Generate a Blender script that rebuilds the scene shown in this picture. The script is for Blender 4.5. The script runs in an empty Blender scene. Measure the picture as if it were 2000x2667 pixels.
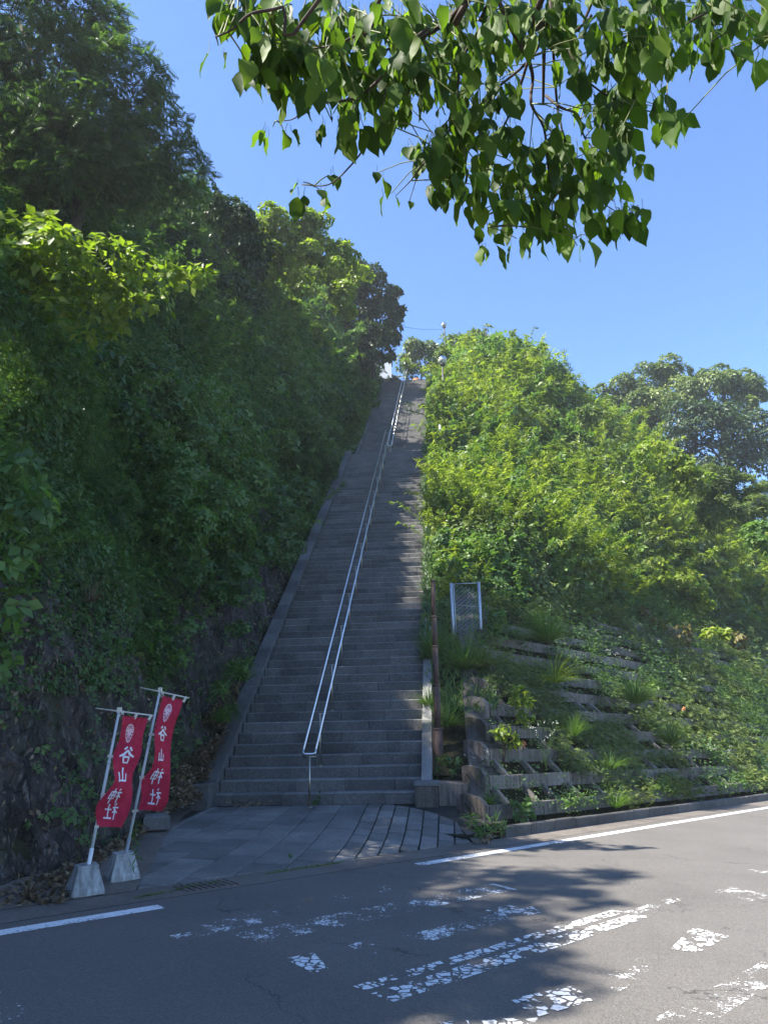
import bpy, math, random
import numpy as np
from mathutils import Vector, Matrix
from mathutils.bvhtree import BVHTree

# ------------------------------------------------------------------ camera, sky, sun, exposure
scene = bpy.context.scene
col = scene.collection
PITCH, ROLL, EYE = 0.262495, 0.025056, 1.4824
FPX = 1849.0
F = np.array([0, math.cos(PITCH), math.sin(PITCH)])
U0 = np.array([0, -math.sin(PITCH), math.cos(PITCH)])
R0 = np.array([1.0, 0, 0])
R = R0 * math.cos(ROLL) - U0 * math.sin(ROLL)
U = U0 * math.cos(ROLL) + R0 * math.sin(ROLL)
CAM = np.array([0, 0, EYE])
cd = bpy.data.cameras.new("camera")
cam = bpy.data.objects.new("camera", cd)
col.objects.link(cam)
cam.matrix_world = Matrix(((R[0], U[0], -F[0], 0), (R[1], U[1], -F[1], 0), (R[2], U[2], -F[2], EYE), (0, 0, 0, 1)))
cd.sensor_fit = 'VERTICAL'
cd.sensor_height = 36.0
cd.lens = 36.0 * FPX / 2667.0
cd.clip_start = 0.05
cd.clip_end = 3000
scene.camera = cam

SUN_AZ, SUN_EL = math.radians(-108), math.radians(52)
world = bpy.data.worlds.new("World")
scene.world = world
world.use_nodes = True
wn = world.node_tree
bg = wn.nodes["Background"]
sky = wn.nodes.new("ShaderNodeTexSky")
sky.sky_type = 'NISHITA'
sky.sun_disc = False
sky.sun_elevation = SUN_EL
sky.sun_rotation = SUN_AZ
sky.air_density = 0.86
sky.dust_density = 0.0
sky.ozone_density = 10.0
wn.links.new(sky.outputs[0], bg.inputs[0])
bg.inputs[1].default_value = 0.072
sd = bpy.data.lights.new("sun", 'SUN')
sd.energy = 3.25
sd.angle = math.radians(0.53)
sd.color = (1.0, 0.95, 0.86)
sun = bpy.data.objects.new("sun", sd)
col.objects.link(sun)
sdir = Vector((math.sin(SUN_AZ) * math.cos(SUN_EL), math.cos(SUN_AZ) * math.cos(SUN_EL), math.sin(SUN_EL)))
sun.rotation_euler = sdir.to_track_quat('Z', 'Y').to_euler()
sun.location = (-20, 10, 40)
scene.view_settings.view_transform = 'Standard'
scene.view_settings.look = 'None'
scene.view_settings.gamma = 1.0
scene.view_settings.use_curve_mapping = False
scene.view_settings.exposure = 2.45

# ------------------------------------------------------------------ helpers
rng = np.random.default_rng(11)
random.seed(5)
D = 2000.0 / 1659.0


def ray(u, v):
    d = FPX * F + (u - 1000) * R - (v - 1333.5) * U
    return d / np.linalg.norm(d)


def at(u, v, y):
    d = ray(u, v)
    return CAM + d * (y / d[1])


def dpx(u, v, y):
    return at(u * D, v * D, y)


def smooth(x):
    x = np.clip(x, 0, 1)
    return x * x * (3 - 2 * x)


def vnoise(P, seed=0.0):
    P = np.asarray(P, float)
    i = np.floor(P)
    f = P - i
    f = f * f * (3 - 2 * f)
    out = 0
    for dx in (0, 1):
        for dy in (0, 1):
            for dz in (0, 1):
                n = (i[..., 0] + dx) * 127.1 + (i[..., 1] + dy) * 311.7 + (i[..., 2] + dz) * 74.7 + seed * 17.3
                h = np.sin(n) * 43758.5453
                h = h - np.floor(h)
                w = (f[..., 0] if dx else 1 - f[..., 0]) * (f[..., 1] if dy else 1 - f[..., 1]) * (f[..., 2] if dz else 1 - f[..., 2])
                out = out + h * w
    return out


def fbm(P, seed=0.0, octs=4):
    s, a, t = 0, 0.5, 0
    P = np.asarray(P, float)
    for k in range(octs):
        s = s + a * vnoise(P * (2 ** k), seed + k * 3.1)
        t += a
        a *= 0.5
    return s / t


def worley(P, seed=0.0):
    P = np.asarray(P, float)
    i = np.floor(P)
    best = np.full(P.shape[:-1], 9.0)
    for dx in (-1, 0, 1):
        for dy in (-1, 0, 1):
            for dz in (-1, 0, 1):
                c = i + np.array([dx, dy, dz])
                n = c[..., 0] * 127.1 + c[..., 1] * 311.7 + c[..., 2] * 74.7 + seed * 17.3
                f = np.stack([np.sin(n + k * 53.7) * 43758.5453 for k in range(3)], -1)
                f = f - np.floor(f)
                best = np.minimum(best, np.linalg.norm(c + f - P, axis=-1))
    return best


def tag(o, label=None, cat=None, group=None, kind=None):
    if label: o["label"] = label
    if cat: o["category"] = cat
    if group: o["group"] = group
    if kind: o["kind"] = kind
    return o


def link(name, me, parent=None, mat=None):
    o = bpy.data.objects.new(name, me)
    col.objects.link(o)
    if parent is not None: o.parent = parent
    if mat is not None and me is not None and len(me.materials) == 0: me.materials.append(mat)
    return o


def thing(name, loc, label, cat, group=None, rot=0):
    o = bpy.data.objects.new(name, None)
    col.objects.link(o)
    o.empty_display_size = 0.2
    o.location = loc
    o.rotation_euler = (0, 0, rot)
    return tag(o, label, cat, group)


def mesh_np(name, V, Fc, tone=None, smooth_shade=False):
    """V (n,3), Fc (m,k) int array"""
    V = np.ascontiguousarray(V, dtype=np.float32)
    Fc = np.ascontiguousarray(Fc, dtype=np.int32)
    m, k = Fc.shape
    me = bpy.data.meshes.new(name)
    me.vertices.add(len(V))
    me.vertices.foreach_set("co", V.ravel())
    me.loops.add(m * k)
    me.loops.foreach_set("vertex_index", Fc.ravel())
    me.polygons.add(m)
    me.polygons.foreach_set("loop_start", np.arange(0, m * k, k, dtype=np.int32))
    me.polygons.foreach_set("loop_total", np.full(m, k, dtype=np.int32))
    if smooth_shade:
        me.polygons.foreach_set("use_smooth", np.ones(m, dtype=bool))
    if tone is not None:
        a = me.attributes.new("tone", 'FLOAT', 'POINT')
        a.data.foreach_set("value", np.ascontiguousarray(tone, dtype=np.float32))
    me.update(calc_edges=True)
    return me


class MB:
    """collects polygons in world or local space and builds ONE mesh"""

    def __init__(self):
        self.v, self.f, self.s = [], [], []

    def add(self, V, Fs, sm=False):
        b = len(self.v)
        self.v += [tuple(map(float, p)) for p in V]
        for f in Fs:
            self.f.append([b + i for i in f]); self.s.append(sm)

    def box(self, c, half, ax=(1, 0, 0), ay=(0, 1, 0), az=(0, 0, 1), bev=0.0):
        c, ax, ay, az = (np.array(q, float) for q in (c, ax, ay, az))
        hx, hy, hz = half
        if bev <= 0:
            V = [c + ax * hx * i + ay * hy * j + az * hz * k for k in (-1, 1) for i, j in ((-1, -1), (1, -1), (1, 1), (-1, 1))]
            self.add(V, [(3, 2, 1, 0), (4, 5, 6, 7), (0, 1, 5, 4), (1, 2, 6, 5), (2, 3, 7, 6), (3, 0, 4, 7)])
        else:
            b = min(bev, hx * .9, hy * .9, hz * .9)
            V = []
            for k, s in ((-hz, 0), (hz - b, 0), (hz, b)):
                V += [c + ax * (hx - s) * i + ay * (hy - s) * j + az * k for i, j in ((-1, -1), (1, -1), (1, 1), (-1, 1))]
            fs = [(3, 2, 1, 0), (8, 9, 10, 11)]
            for q in (0, 4):
                for i in range(4):
                    j = (i + 1) % 4
                    fs.append((q + i, q + j, q + 4 + j, q + 4 + i))
            self.add(V, fs)

    def tube(self, pts, rad, n=7, cap=True):
        pts = [np.array(p, float) for p in pts]
        if np.isscalar(rad): rad = [rad] * len(pts)
        V, fs = [], []
        ref = np.array([0.31, 0.17, 0.93])
        for i, p in enumerate(pts):
            a = pts[min(i + 1, len(pts) - 1)] - pts[max(i - 1, 0)]
            a = a / (np.linalg.norm(a) + 1e-9)
            x = np.cross(a, ref); x /= np.linalg.norm(x) + 1e-9
            y = np.cross(a, x)
            for j in range(n):
                t = 2 * math.pi * j / n
                V.append(p + rad[i] * (x * math.cos(t) + y * math.sin(t)))
        for i in range(len(pts) - 1):
            for j in range(n):
                k = (j + 1) % n
                fs.append((i * n + j, i * n + k, (i + 1) * n + k, (i + 1) * n + j))
        if cap:
            fs.append(tuple(range(n - 1, -1, -1)))
            fs.append(tuple((len(pts) - 1) * n + j for j in range(n)))
        self.add(V, fs, True)

    def lathe(self, c, prof, n=20):
        c = np.array(c, float)
        V, fs = [], []
        for r, z in prof:
            for j in range(n):
                t = 2 * math.pi * j / n
                V.append(c + np.array([r * math.cos(t), r * math.sin(t), z]))
        for i in range(len(prof) - 1):
            for j in range(n):
                k = (j + 1) % n
                fs.append((i * n + j, i * n + k, (i + 1) * n + k, (i + 1) * n + j))
        self.add(V, fs, True)

    def prism(self, poly, thick):
        """poly: list of 3D points (planar), thick: vector"""
        P = [np.array(p, float) for p in poly]
        t = np.array(thick, float)
        n = len(P)
        V = P + [p + t for p in P]
        fs = [tuple(range(n - 1, -1, -1)), tuple(range(n, 2 * n))]
        for i in range(n):
            j = (i + 1) % n
            fs.append((i, j, n + j, n + i))
        self.add(V, fs)

    def build(self, name, mat, parent=None, origin=None):
        V = self.v
        if origin is not None:
            o = np.array(origin, float)
            V = [tuple(np.array(p) - o) for p in V]
        me = bpy.data.meshes.new(name)
        me.from_pydata(V, [], self.f)
        me.polygons.foreach_set("use_smooth", np.array(self.s, dtype=bool))
        me.update()
        ob = link(name, me, parent, mat)
        if origin is not None and parent is None: ob.location = origin
        return ob


def part(mb, name, mat, root, label=None):
    """mesh built in world space, parented to a root that sits at root.location with no rotation"""
    o = mb.build(name, mat, root, origin=root.location)
    if label: o["label"] = label
    return o


# ------------------------------------------------------------------ materials
class NT:
    def __init__(self, name):
        self.m = bpy.data.materials.new(name)
        self.m.use_nodes = True
        self.t = self.m.node_tree
        self.t.nodes.clear()
        self.out = self.n("ShaderNodeOutputMaterial")

    def n(self, t, **k):
        o = self.t.nodes.new(t)
        for a, b in k.items(): setattr(o, a, b)
        return o

    def l(self, a, b):
        self.t.links.new(a, b)

    def coord(self, scale=(1, 1, 1), rot=(0, 0, 0), kind='Object'):
        tc = self.n("ShaderNodeTexCoord")
        mp = self.n("ShaderNodeMapping")
        mp.inputs['Scale'].default_value = scale
        mp.inputs['Rotation'].default_value = rot
        self.l(tc.outputs[kind], mp.inputs[0])
        return mp.outputs[0]

    def geo(self, scale=(1, 1, 1), rot=(0, 0, 0)):
        g = self.n("ShaderNodeNewGeometry")
        mp = self.n("ShaderNodeMapping")
        mp.inputs['Scale'].default_value = scale
        mp.inputs['Rotation'].default_value = rot
        self.l(g.outputs['Position'], mp.inputs[0])
        return mp.outputs[0]

    def noise(self, vec, scale, detail=4, rough=.6, dist=0):
        o = self.n("ShaderNodeTexNoise")
        o.inputs['Scale'].default_value = scale
        o.inputs['Detail'].default_value = detail
        o.inputs['Roughness'].default_value = rough
        o.inputs['Distortion'].default_value = dist
        self.l(vec, o.inputs['Vector'])
        return o.outputs['Fac']

    def voro(self, vec, scale, feature='F1', rnd=1.0):
        o = self.n("ShaderNodeTexVoronoi", feature=feature)
        o.inputs['Scale'].default_value = scale
        o.inputs['Randomness'].default_value = rnd
        self.l(vec, o.inputs['Vector'])
        return o

    def ramp(self, fac, stops, interp='LINEAR'):
        o = self.n("ShaderNodeValToRGB")
        o.color_ramp.interpolation = interp
        e = o.color_ramp.elements
        while len(e) < len(stops): e.new(0.5)
        for k, (p, c) in enumerate(stops):
            e[k].position = p
            e[k].color = (c, c, c, 1) if np.isscalar(c) else (*c, 1)
        self.l(fac, o.inputs[0])
        return o.outputs[0]

    def mix(self, fac, a, b, mode='MIX'):
        o = self.n("ShaderNodeMix", data_type='RGBA', blend_type=mode)
        for s, q in ((o.inputs[0], fac), (o.inputs[6], a), (o.inputs[7], b)):
            if hasattr(q, 'links'): self.l(q, s)
            elif np.isscalar(q): s.default_value = q
            else: s.default_value = (*q, 1)
        return o.outputs[2]

    def math(self, op, a, b=0.0, clamp=False):
        o = self.n("ShaderNodeMath", operation=op, use_clamp=clamp)
        for s, q in ((o.inputs[0], a), (o.inputs[1], b)):
            if hasattr(q, 'links'): self.l(q, s)
            else: s.default_value = q
        return o.outputs[0]

    def bump(self, h, strength=.5, dist=.02):
        o = self.n("ShaderNodeBump")
        o.inputs['Strength'].default_value = strength
        o.inputs['Distance'].default_value = dist
        self.l(h, o.inputs['Height'])
        return o.outputs[0]

    def bsdf(self, colr, rough=.8, spec=.3, normal=None, metal=0.0):
        p = self.n("ShaderNodeBsdfPrincipled")
        for key, q in (('Base Color', colr), ('Roughness', rough), ('Specular IOR Level', spec), ('Metallic', metal)):
            s = p.inputs[key]
            if hasattr(q, 'links'): self.l(q, s)
            elif np.isscalar(q): s.default_value = q
            else: s.default_value = (*q, 1)
        if normal is not None: self.l(normal, p.inputs['Normal'])
        return p.outputs[0]

    def done(self, sh):
        self.l(sh, self.out.inputs[0])
        return self.m


def leaf_mat(name, dark, mid, light, trans=.4, rough=.45, spec=.35, objrand=False, tr=(1.25, 1.45, .55)):
    t = NT(name)
    if objrand:
        o = t.n("ShaderNodeObjectInfo"); fac = o.outputs['Random']
    else:
        a = t.n("ShaderNodeAttribute", attribute_name="tone"); fac = a.outputs['Fac']
    c = t.ramp(fac, [(0.0, dark), (.5, mid), (1.0, light)])
    if objrand:
        v = t.noise(t.coord((1, 1, 1)), 60, 3)
        c = t.mix(.35, c, t.ramp(v, [(.3, .55), (.7, 1.2)]), 'MULTIPLY')
    tc = t.mix(1.0, c, tr, 'MULTIPLY')
    p = t.bsdf(c, rough, spec)
    tl = t.n("ShaderNodeBsdfTranslucent")
    t.l(tc, tl.inputs[0])
    mx = t.n("ShaderNodeMixShader"); mx.inputs[0].default_value = trans
    t.l(p, mx.inputs[1]); t.l(tl.outputs[0], mx.inputs[2])
    return t.done(mx.outputs[0])


M = {}
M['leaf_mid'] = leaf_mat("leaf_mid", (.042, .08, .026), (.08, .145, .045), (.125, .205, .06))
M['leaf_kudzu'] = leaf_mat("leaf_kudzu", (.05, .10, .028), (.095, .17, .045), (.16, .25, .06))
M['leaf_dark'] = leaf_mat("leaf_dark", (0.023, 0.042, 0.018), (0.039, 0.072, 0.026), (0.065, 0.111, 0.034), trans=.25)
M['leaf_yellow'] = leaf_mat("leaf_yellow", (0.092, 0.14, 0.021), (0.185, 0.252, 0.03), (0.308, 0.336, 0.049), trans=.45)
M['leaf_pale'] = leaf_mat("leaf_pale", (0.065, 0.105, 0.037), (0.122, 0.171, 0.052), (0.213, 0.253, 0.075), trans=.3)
M['leaf_feather'] = leaf_mat("leaf_feather", (0.031, 0.07, 0.02), (0.063, 0.119, 0.031), (0.105, 0.168, 0.042), trans=.4)
M['leaf_grass'] = leaf_mat("leaf_grass", (0.046, 0.098, 0.023), (0.091, 0.169, 0.039), (0.169, 0.247, 0.065), trans=.35)
M['leaf_dry'] = leaf_mat("leaf_dry", (.06, .04, .022), (.14, .095, .05), (.27, .20, .11), trans=.15, tr=(1, 1, 1))
M['leaf_twig'] = leaf_mat("leaf_twig", (.06, .045, .02), (.13, .11, .04), (.20, .19, .06), trans=.25)
M['leaf_canopy'] = leaf_mat("leaf_canopy", (.04, .075, .018), (.07, .125, .022), (.12, .18, .03), trans=.5, rough=.5, spec=.12, objrand=True, tr=(1.9, 2.1, .45))
M['leaf_canopy_far'] = leaf_mat("leaf_canopy_far", (.035, .065, .016), (.06, .11, .02), (.10, .16, .026), trans=.5, rough=.5, spec=.12, tr=(1.9, 2.1, .45))

t = NT("bark")
v = t.noise(t.geo((6, 6, 1.5)), 6, 5)
M['bark'] = t.done(t.bsdf(t.ramp(v, [(.3, (.03, .024, .018)), (.7, (.10, .08, .06))]), .9, .2, t.bump(v, .6, .02)))
t = NT("twig_bark")
v = t.noise(t.geo(), 40, 3)
M['twig'] = t.done(t.bsdf(t.ramp(v, [(.3, (.03, .02, .016)), (.7, (.075, .05, .035))]), .8, .3))
t = NT("petiole")
M['petiole'] = t.done(t.bsdf((.13, .15, .035), .5, .3))

t = NT("soil")
g = t.geo()
v = t.noise(g, 3, 6, .7)
M['soil'] = t.done(t.bsdf(t.ramp(v, [(.3, (.016, .017, .008)), (.55, (.035, .034, .018)), (.75, (.06, .052, .03))]), .95, .1, t.bump(t.noise(g, 18, 4), .7, .05)))

# cut rock: dark, streaked with moss, pale flakes
t = NT("rock")
g1 = t.geo((1.5, 1.5, .55), (0, .35, 0))
a = t.noise(g1, 3.2, 8, .68, .4)
b = t.noise(t.geo((1.2, 1.2, .4), (0, .5, 0)), 14, 5, .7)
base = t.ramp(a, [(.28, (.012, .010, .009)), (.45, (.035, .029, .026)), (.60, (.085, .071, .064)), (.75, (.17, .15, .135))])
fl = t.ramp(b, [(.56, 0), (.66, 1)])
c = t.mix(t.math('MULTIPLY', fl, .6), base, (.26, .24, .22))
ms = t.ramp(t.noise(t.geo(), 1.4, 6, .65), [(.48, 0), (.62, 1)])
c = t.mix(t.math('MULTIPLY', ms, .7), c, (.035, .05, .02))
ck = t.voro(t.geo((2.2, 2.2, 1.7), (0, .5, 0)), 3.6, 'DISTANCE_TO_EDGE')
ckr = t.ramp(ck.outputs['Distance'], [(0, 0), (.05, 1)])
c = t.mix(.45, c, t.ramp(ckr, [(0, .45), (1, 1.05)]), 'MULTIPLY')
hh = t.math('ADD', t.math('ADD', a, t.math('MULTIPLY', b, .5)), t.math('MULTIPLY', ckr, .18))
M['rock'] = t.done(t.bsdf(c, .85, .25, t.bump(hh, 1.0, .09)))


def stone_mat(name, c0, c1, speck=(.42, .42, .43), speck_amt=.5, rough=.75, scale=1.0, stain=.5, streak=False):
    t = NT(name)
    g = t.geo()
    oi = t.n("ShaderNodeObjectInfo")
    big = t.noise(g, 1.6 * scale, 5, .6)
    fine = t.noise(g, 30 * scale, 5, .7)
    c = t.ramp(fine, [(.3, c0), (.7, c1)])
    c = t.mix(stain, c, t.ramp(big, [(.3, .45), (.65, 1.25)]), 'MULTIPLY')
    c = t.mix(1.0, c, t.ramp(oi.outputs['Random'], [(0, .72), (1, 1.25)]), 'MULTIPLY')
    vo = t.voro(g, 95 * scale)
    dots = t.ramp(vo.outputs['Distance'], [(.14, 1), (.22, 0)])
    pick = t.ramp(t.noise(g, 22 * scale, 2), [(.46, 0), (.58, 1)])
    fac = t.math('MULTIPLY', t.math('MULTIPLY', dots, pick), speck_amt)
    c = t.mix(fac, c, speck)
    if streak:
        st = t.noise(t.geo((9, 9, .5)), 2.2, 4, .6)
        c = t.mix(.75, c, t.ramp(st, [(.36, .42), (.62, 1.25)]), 'MULTIPLY')
    return t.done(t.bsdf(c, rough, .35, t.bump(fine, .35, .006)))


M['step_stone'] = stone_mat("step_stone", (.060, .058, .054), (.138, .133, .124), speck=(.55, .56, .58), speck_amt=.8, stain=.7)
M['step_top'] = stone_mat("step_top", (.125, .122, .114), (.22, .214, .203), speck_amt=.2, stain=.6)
M['paving'] = stone_mat("paving", (.118, .113, .104), (.205, .197, .182), speck_amt=.25, stain=.65)
M['coping'] = stone_mat("coping", (.085, .082, .076), (.15, .146, .136), speck_amt=.3, stain=.7)
M['granite'] = stone_mat("granite", (.13, .128, .122), (.22, .217, .208), speck=(.5, .5, .5), speck_amt=.4, stain=.4)
M['concrete'] = stone_mat("concrete", (.105, .092, .078), (.205, .185, .16), speck_amt=.1, stain=.8, streak=True)
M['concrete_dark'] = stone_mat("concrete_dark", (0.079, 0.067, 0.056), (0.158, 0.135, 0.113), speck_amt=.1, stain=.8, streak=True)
M['block'] = stone_mat("block", (.24, .245, .235), (.36, .365, .35), speck_amt=.1, stain=.5, streak=True)
M['gutter'] = stone_mat("gutter", (0.096, 0.083, 0.07), (0.169, 0.147, 0.126), speck_amt=.2, stain=.6)
M['joint'] = stone_mat("joint", (.016, .018, .014), (.04, .042, .036), speck_amt=0)
M['kerb'] = stone_mat("kerb", (.045, .043, .04), (.10, .096, .09), speck_amt=.05, stain=.8)

# asphalt
t = NT("asphalt")
g = t.geo()
gr = t.noise(g, 55, 5, .85)
vv = t.voro(g, 62)
ag = t.ramp(vv.outputs['Distance'], [(.1, 1.0), (.45, .0)])
big = t.noise(g, .7, 5, .6)
c = t.ramp(gr, [(.3, (.070, .064, .057)), (.7, (.168, .154, .138))])
c = t.mix(.6, c, t.ramp(big, [(.3, .75), (.7, 1.2)]), 'MULTIPLY')
pick = t.ramp(t.noise(g, 33, 2), [(.50, 0), (.62, 1)])
c = t.mix(t.math('MULTIPLY', t.math('MULTIPLY', ag, pick), .55), c, (.24, .23, .22))
wd = t.n("ShaderNodeVectorMath", operation='ADD')
t.l(g, wd.inputs[0])
nz = t.n("ShaderNodeTexNoise"); nz.inputs['Scale'].default_value = 5; nz.inputs['Detail'].default_value = 5
t.l(g, nz.inputs['Vector'])
sc_ = t.n("ShaderNodeVectorMath", operation='SCALE'); sc_.inputs['Scale'].default_value = .5
t.l(nz.outputs['Color'], sc_.inputs[0]); t.l(sc_.outputs[0], wd.inputs[1])
cr = t.voro(wd.outputs[0], .75, 'DISTANCE_TO_EDGE')
crk = t.ramp(cr.outputs['Distance'], [(.0, 1), (.010, 0)])
crm = t.ramp(t.noise(g, .9, 2), [(.5, 0), (.6, 1)])
c = t.mix(t.math('MULTIPLY', t.math('MULTIPLY', crk, crm), .8), c, (.012, .012, .012))
hh = t.math('ADD', t.math('MULTIPLY', ag, .7), gr)
M['asphalt'] = t.done(t.bsdf(c, .72, .4, t.bump(hh, .6, .008)))


def paint_mat(name, mode):
    """worn white road paint: what has flaked off shows the asphalt sheet below"""
    t = NT(name)
    g = t.geo()
    wd = t.n("ShaderNodeVectorMath", operation='ADD'); t.l(g, wd.inputs[0])
    nz = t.n("ShaderNodeTexNoise"); nz.inputs['Scale'].default_value = 9; nz.inputs['Detail'].default_value = 4
    t.l(g, nz.inputs['Vector'])
    s = t.n("ShaderNodeVectorMath", operation='SCALE'); s.inputs['Scale'].default_value = .11
    t.l(nz.outputs['Color'], s.inputs[0]); t.l(s.outputs[0], wd.inputs[1])
    fine = t.noise(g, 42, 5, .75)
    broad = t.noise(g, 5, 3, .6)
    if mode == 'solid':
        k = t.math('ADD', fine, t.math('MULTIPLY', broad, .6))
        a = t.ramp(k, [(.69, 0), (.75, 1)])
    elif mode == 'cells':
        e = t.voro(wd.outputs[0], 14, 'DISTANCE_TO_EDGE')
        er = t.math('ADD', e.outputs['Distance'], t.math('MULTIPLY', t.math('SUBTRACT', fine, .5), .30))
        a = t.ramp(er, [(.075, 0), (.12, 1)])
        cc = t.voro(wd.outputs[0], 14)
        sep = t.n("ShaderNodeSeparateColor"); t.l(cc.outputs['Color'], sep.inputs[0])
        lost = t.math('ADD', t.math('MULTIPLY', sep.outputs[0], .8), t.math('MULTIPLY', broad, 1.0))
        a = t.math('MULTIPLY', a, t.ramp(lost, [(.66, 0), (.74, 1)]))
        k = t.math('ADD', fine, t.math('MULTIPLY', broad, .5))
        a = t.math('MULTIPLY', a, t.ramp(k, [(.58, 0), (.66, 1)]))
    elif mode == 'worn':
        k = t.math('ADD', t.math('MULTIPLY', fine, .8), t.math('MULTIPLY', broad, .7))
        a = t.ramp(k, [(.80, 0), (.83, 1)])
        e = t.voro(wd.outputs[0], 16, 'DISTANCE_TO_EDGE')
        a = t.math('MULTIPLY', a, t.ramp(e.outputs['Distance'], [(.03, 0), (.06, 1)]))
    else:
        k = t.math('ADD', t.math('MULTIPLY', fine, .8), t.math('MULTIPLY', broad, .7))
        a = t.ramp(k, [(.88, 0), (.91, 1)])
    p = t.bsdf(t.ramp(fine, [(.3, (.58, .58, .58)), (.7, (.80, .81, .81))]), .6, .3)
    tr = t.n("ShaderNodeBsdfTransparent")
    mx = t.n("ShaderNodeMixShader")
    t.l(a, mx.inputs[0]); t.l(tr.outputs[0], mx.inputs[1]); t.l(p, mx.inputs[2])
    return t.done(mx.outputs[0])


for k_ in ('solid', 'cells', 'worn', 'faint'): M['paint_' + k_] = paint_mat("paint_" + k_, k_)

t = NT("steel"); M['steel'] = t.done(t.bsdf((.62, .63, .65), .28, .5, None, 1.0))
t = NT("steel_post"); M['steel_post'] = t.done(t.bsdf((.42, .38, .31), .38, .5, None, 1.0))
t = NT("galvanised")
v = t.noise(t.geo(), 25, 3)
M['galv'] = t.done(t.bsdf(t.ramp(v, [(.3, (.34, .37, .41)), (.7, (.5, .53, .57))]), .5, .5, None, .55))
t = NT("rust")
v = t.noise(t.geo((1, 1, .5)), 14, 5, .7)
M['rust'] = t.done(t.bsdf(t.ramp(v, [(.3, (.045, .03, .026)), (.55, (.085, .055, .045)), (.75, (.14, .085, .06))]), .75, .3, t.bump(v, .3, .004)))
t = NT("white_pole"); M['pole_white'] = t.done(t.bsdf((.62, .64, .64), .4, .4))
t = NT("cream_plastic"); M['cream'] = t.done(t.bsdf((.62, .57, .47), .5, .4))
t = NT("pipe_grey"); M['pipe_grey'] = t.done(t.bsdf((.24, .26, .28), .5, .4))
t = NT("red_cloth")
v = t.noise(t.coord(), 30, 4)
c = t.ramp(v, [(.3, (.46, .022, .055)), (.7, (.60, .04, .085))])
p = t.bsdf(c, .8, .15, t.bump(v, .15, .004))
tl = t.n("ShaderNodeBsdfTranslucent"); t.l(c, tl.inputs[0])
mx = t.n("ShaderNodeMixShader"); mx.inputs[0].default_value = .3
t.l(p, mx.inputs[1]); t.l(tl.outputs[0], mx.inputs[2])
M['red'] = t.done(mx.outputs[0])
t = NT("white_print"); M['print'] = t.done(t.bsdf((.74, .72, .76), .8, .1))
t = NT("pink_print"); M['print_pink'] = t.done(t.bsdf((.78, .52, .55), .8, .1))
t = NT("chrome_globe"); M['chrome'] = t.done(t.bsdf((.7, .72, .75), .12, .5, None, 1.0))
t = NT("globe_glass"); M['globe'] = t.done(t.bsdf((.42, .44, .38), .2, .5))
t = NT("dark_metal"); M['dark_metal'] = t.done(t.bsdf((.05, .045, .045), .5, .4))
t = NT("flower"); M['flower'] = t.done(t.bsdf((.75, .75, .7), .7, .1))
t = NT("flower_orange"); M['flower_orange'] = t.done(t.bsdf((.62, .26, .12), .7, .1))
t = NT("wire"); M['wire'] = t.done(t.bsdf((.02, .02, .022), .6, .2))
t = NT("orange_paint"); M['orange'] = t.done(t.bsdf((.34, .12, .05), .6, .2))
t = NT("white_wall"); M['white_wall'] = t.done(t.bsdf((.6, .63, .68), .7, .2))

# ------------------------------------------------------------------ frames: stairs and road
AZ = math.radians(4.8418)
SA = np.array([math.sin(AZ), math.cos(AZ)])       # up the stairs
SN = np.array([math.cos(AZ), -math.sin(AZ)])      # to the right
S0 = np.array([-1.1391, 11.6323])
TR, RI, W = 0.2470, 0.17, 3.152                   # tread, riser, width
N1, N2, LAND = 69, 74, 1.5
S_L = TR * (N1 - 1)                               # front of the last step of the lower flight
S_U = S_L + LAND                                  # first riser of the upper flight
S_T = S_U + TR * (N2 - 1)
SLOPE = RI / TR
Z_TOP = RI * (N1 + N2)
TAN = np.array([SA[0], SA[1], 0]); LAT = np.array([SN[0], SN[1], 0]); UP = np.array([0, 0, 1.0])


def sp(s, q, z):
    p = S0 + SA * s + SN * q
    return np.array([p[0], p[1], z])


def nose(s):
    """height of the nosing line"""
    s = np.asarray(s, float)
    lo = RI + s * SLOPE
    zl = RI * N1
    hi = zl + RI + (s - S_U) * SLOPE
    return np.minimum(np.maximum(np.where(s <= S_L, lo, np.maximum(zl, hi)), 0.0), Z_TOP)


RAZ = math.radians(43.97)
RA = np.array([math.sin(RAZ), math.cos(RAZ)])
RC = np.array([math.cos(RAZ), -math.sin(RAZ)])
RG, RX = -0.0611, -0.02
GRAD = RG * RA + RX * RC
Z0R = 0.0864


def zroad(x, y):
    return Z0R + GRAD[0] * x + GRAD[1] * y


def rp(s, c, dz=0.0):
    p = RA * s + RC * c
    return np.array([p[0], p[1], zroad(p[0], p[1]) + dz])


RNV = np.array([-GRAD[0], -GRAD[1], 1.0])


def onroad(u, v, dz=0.0):
    d = ray(u, v)
    t_ = (Z0R + dz - (CAM @ RNV)) / (d @ RNV)
    return CAM + d * t_


def onz(u, v, z):
    d = ray(u, v)
    return CAM + d * ((z - CAM[2]) / d[2])


ROAD_EDGE = -5.72          # asphalt / gutter
GUT_IN = -6.12             # gutter / kerb or paving

# ------------------------------------------------------------------ ground, road, gutter
def sheet(name, s0, s1, c0, c1, dz, mat, ns=1, nc=1):
    V, Fs = [], []
    for i in range(ns + 1):
        for j in range(nc + 1):
            V.append(rp(s0 + (s1 - s0) * i / ns, c0 + (c1 - c0) * j / nc, dz))
    for i in range(ns):
        for j in range(nc):
            a_ = i * (nc + 1) + j
            Fs.append((a_, a_ + nc + 1, a_ + nc + 2, a_ + 1))
    mb = MB(); mb.add(V, Fs)
    return mb.build(name, mat)


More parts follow.
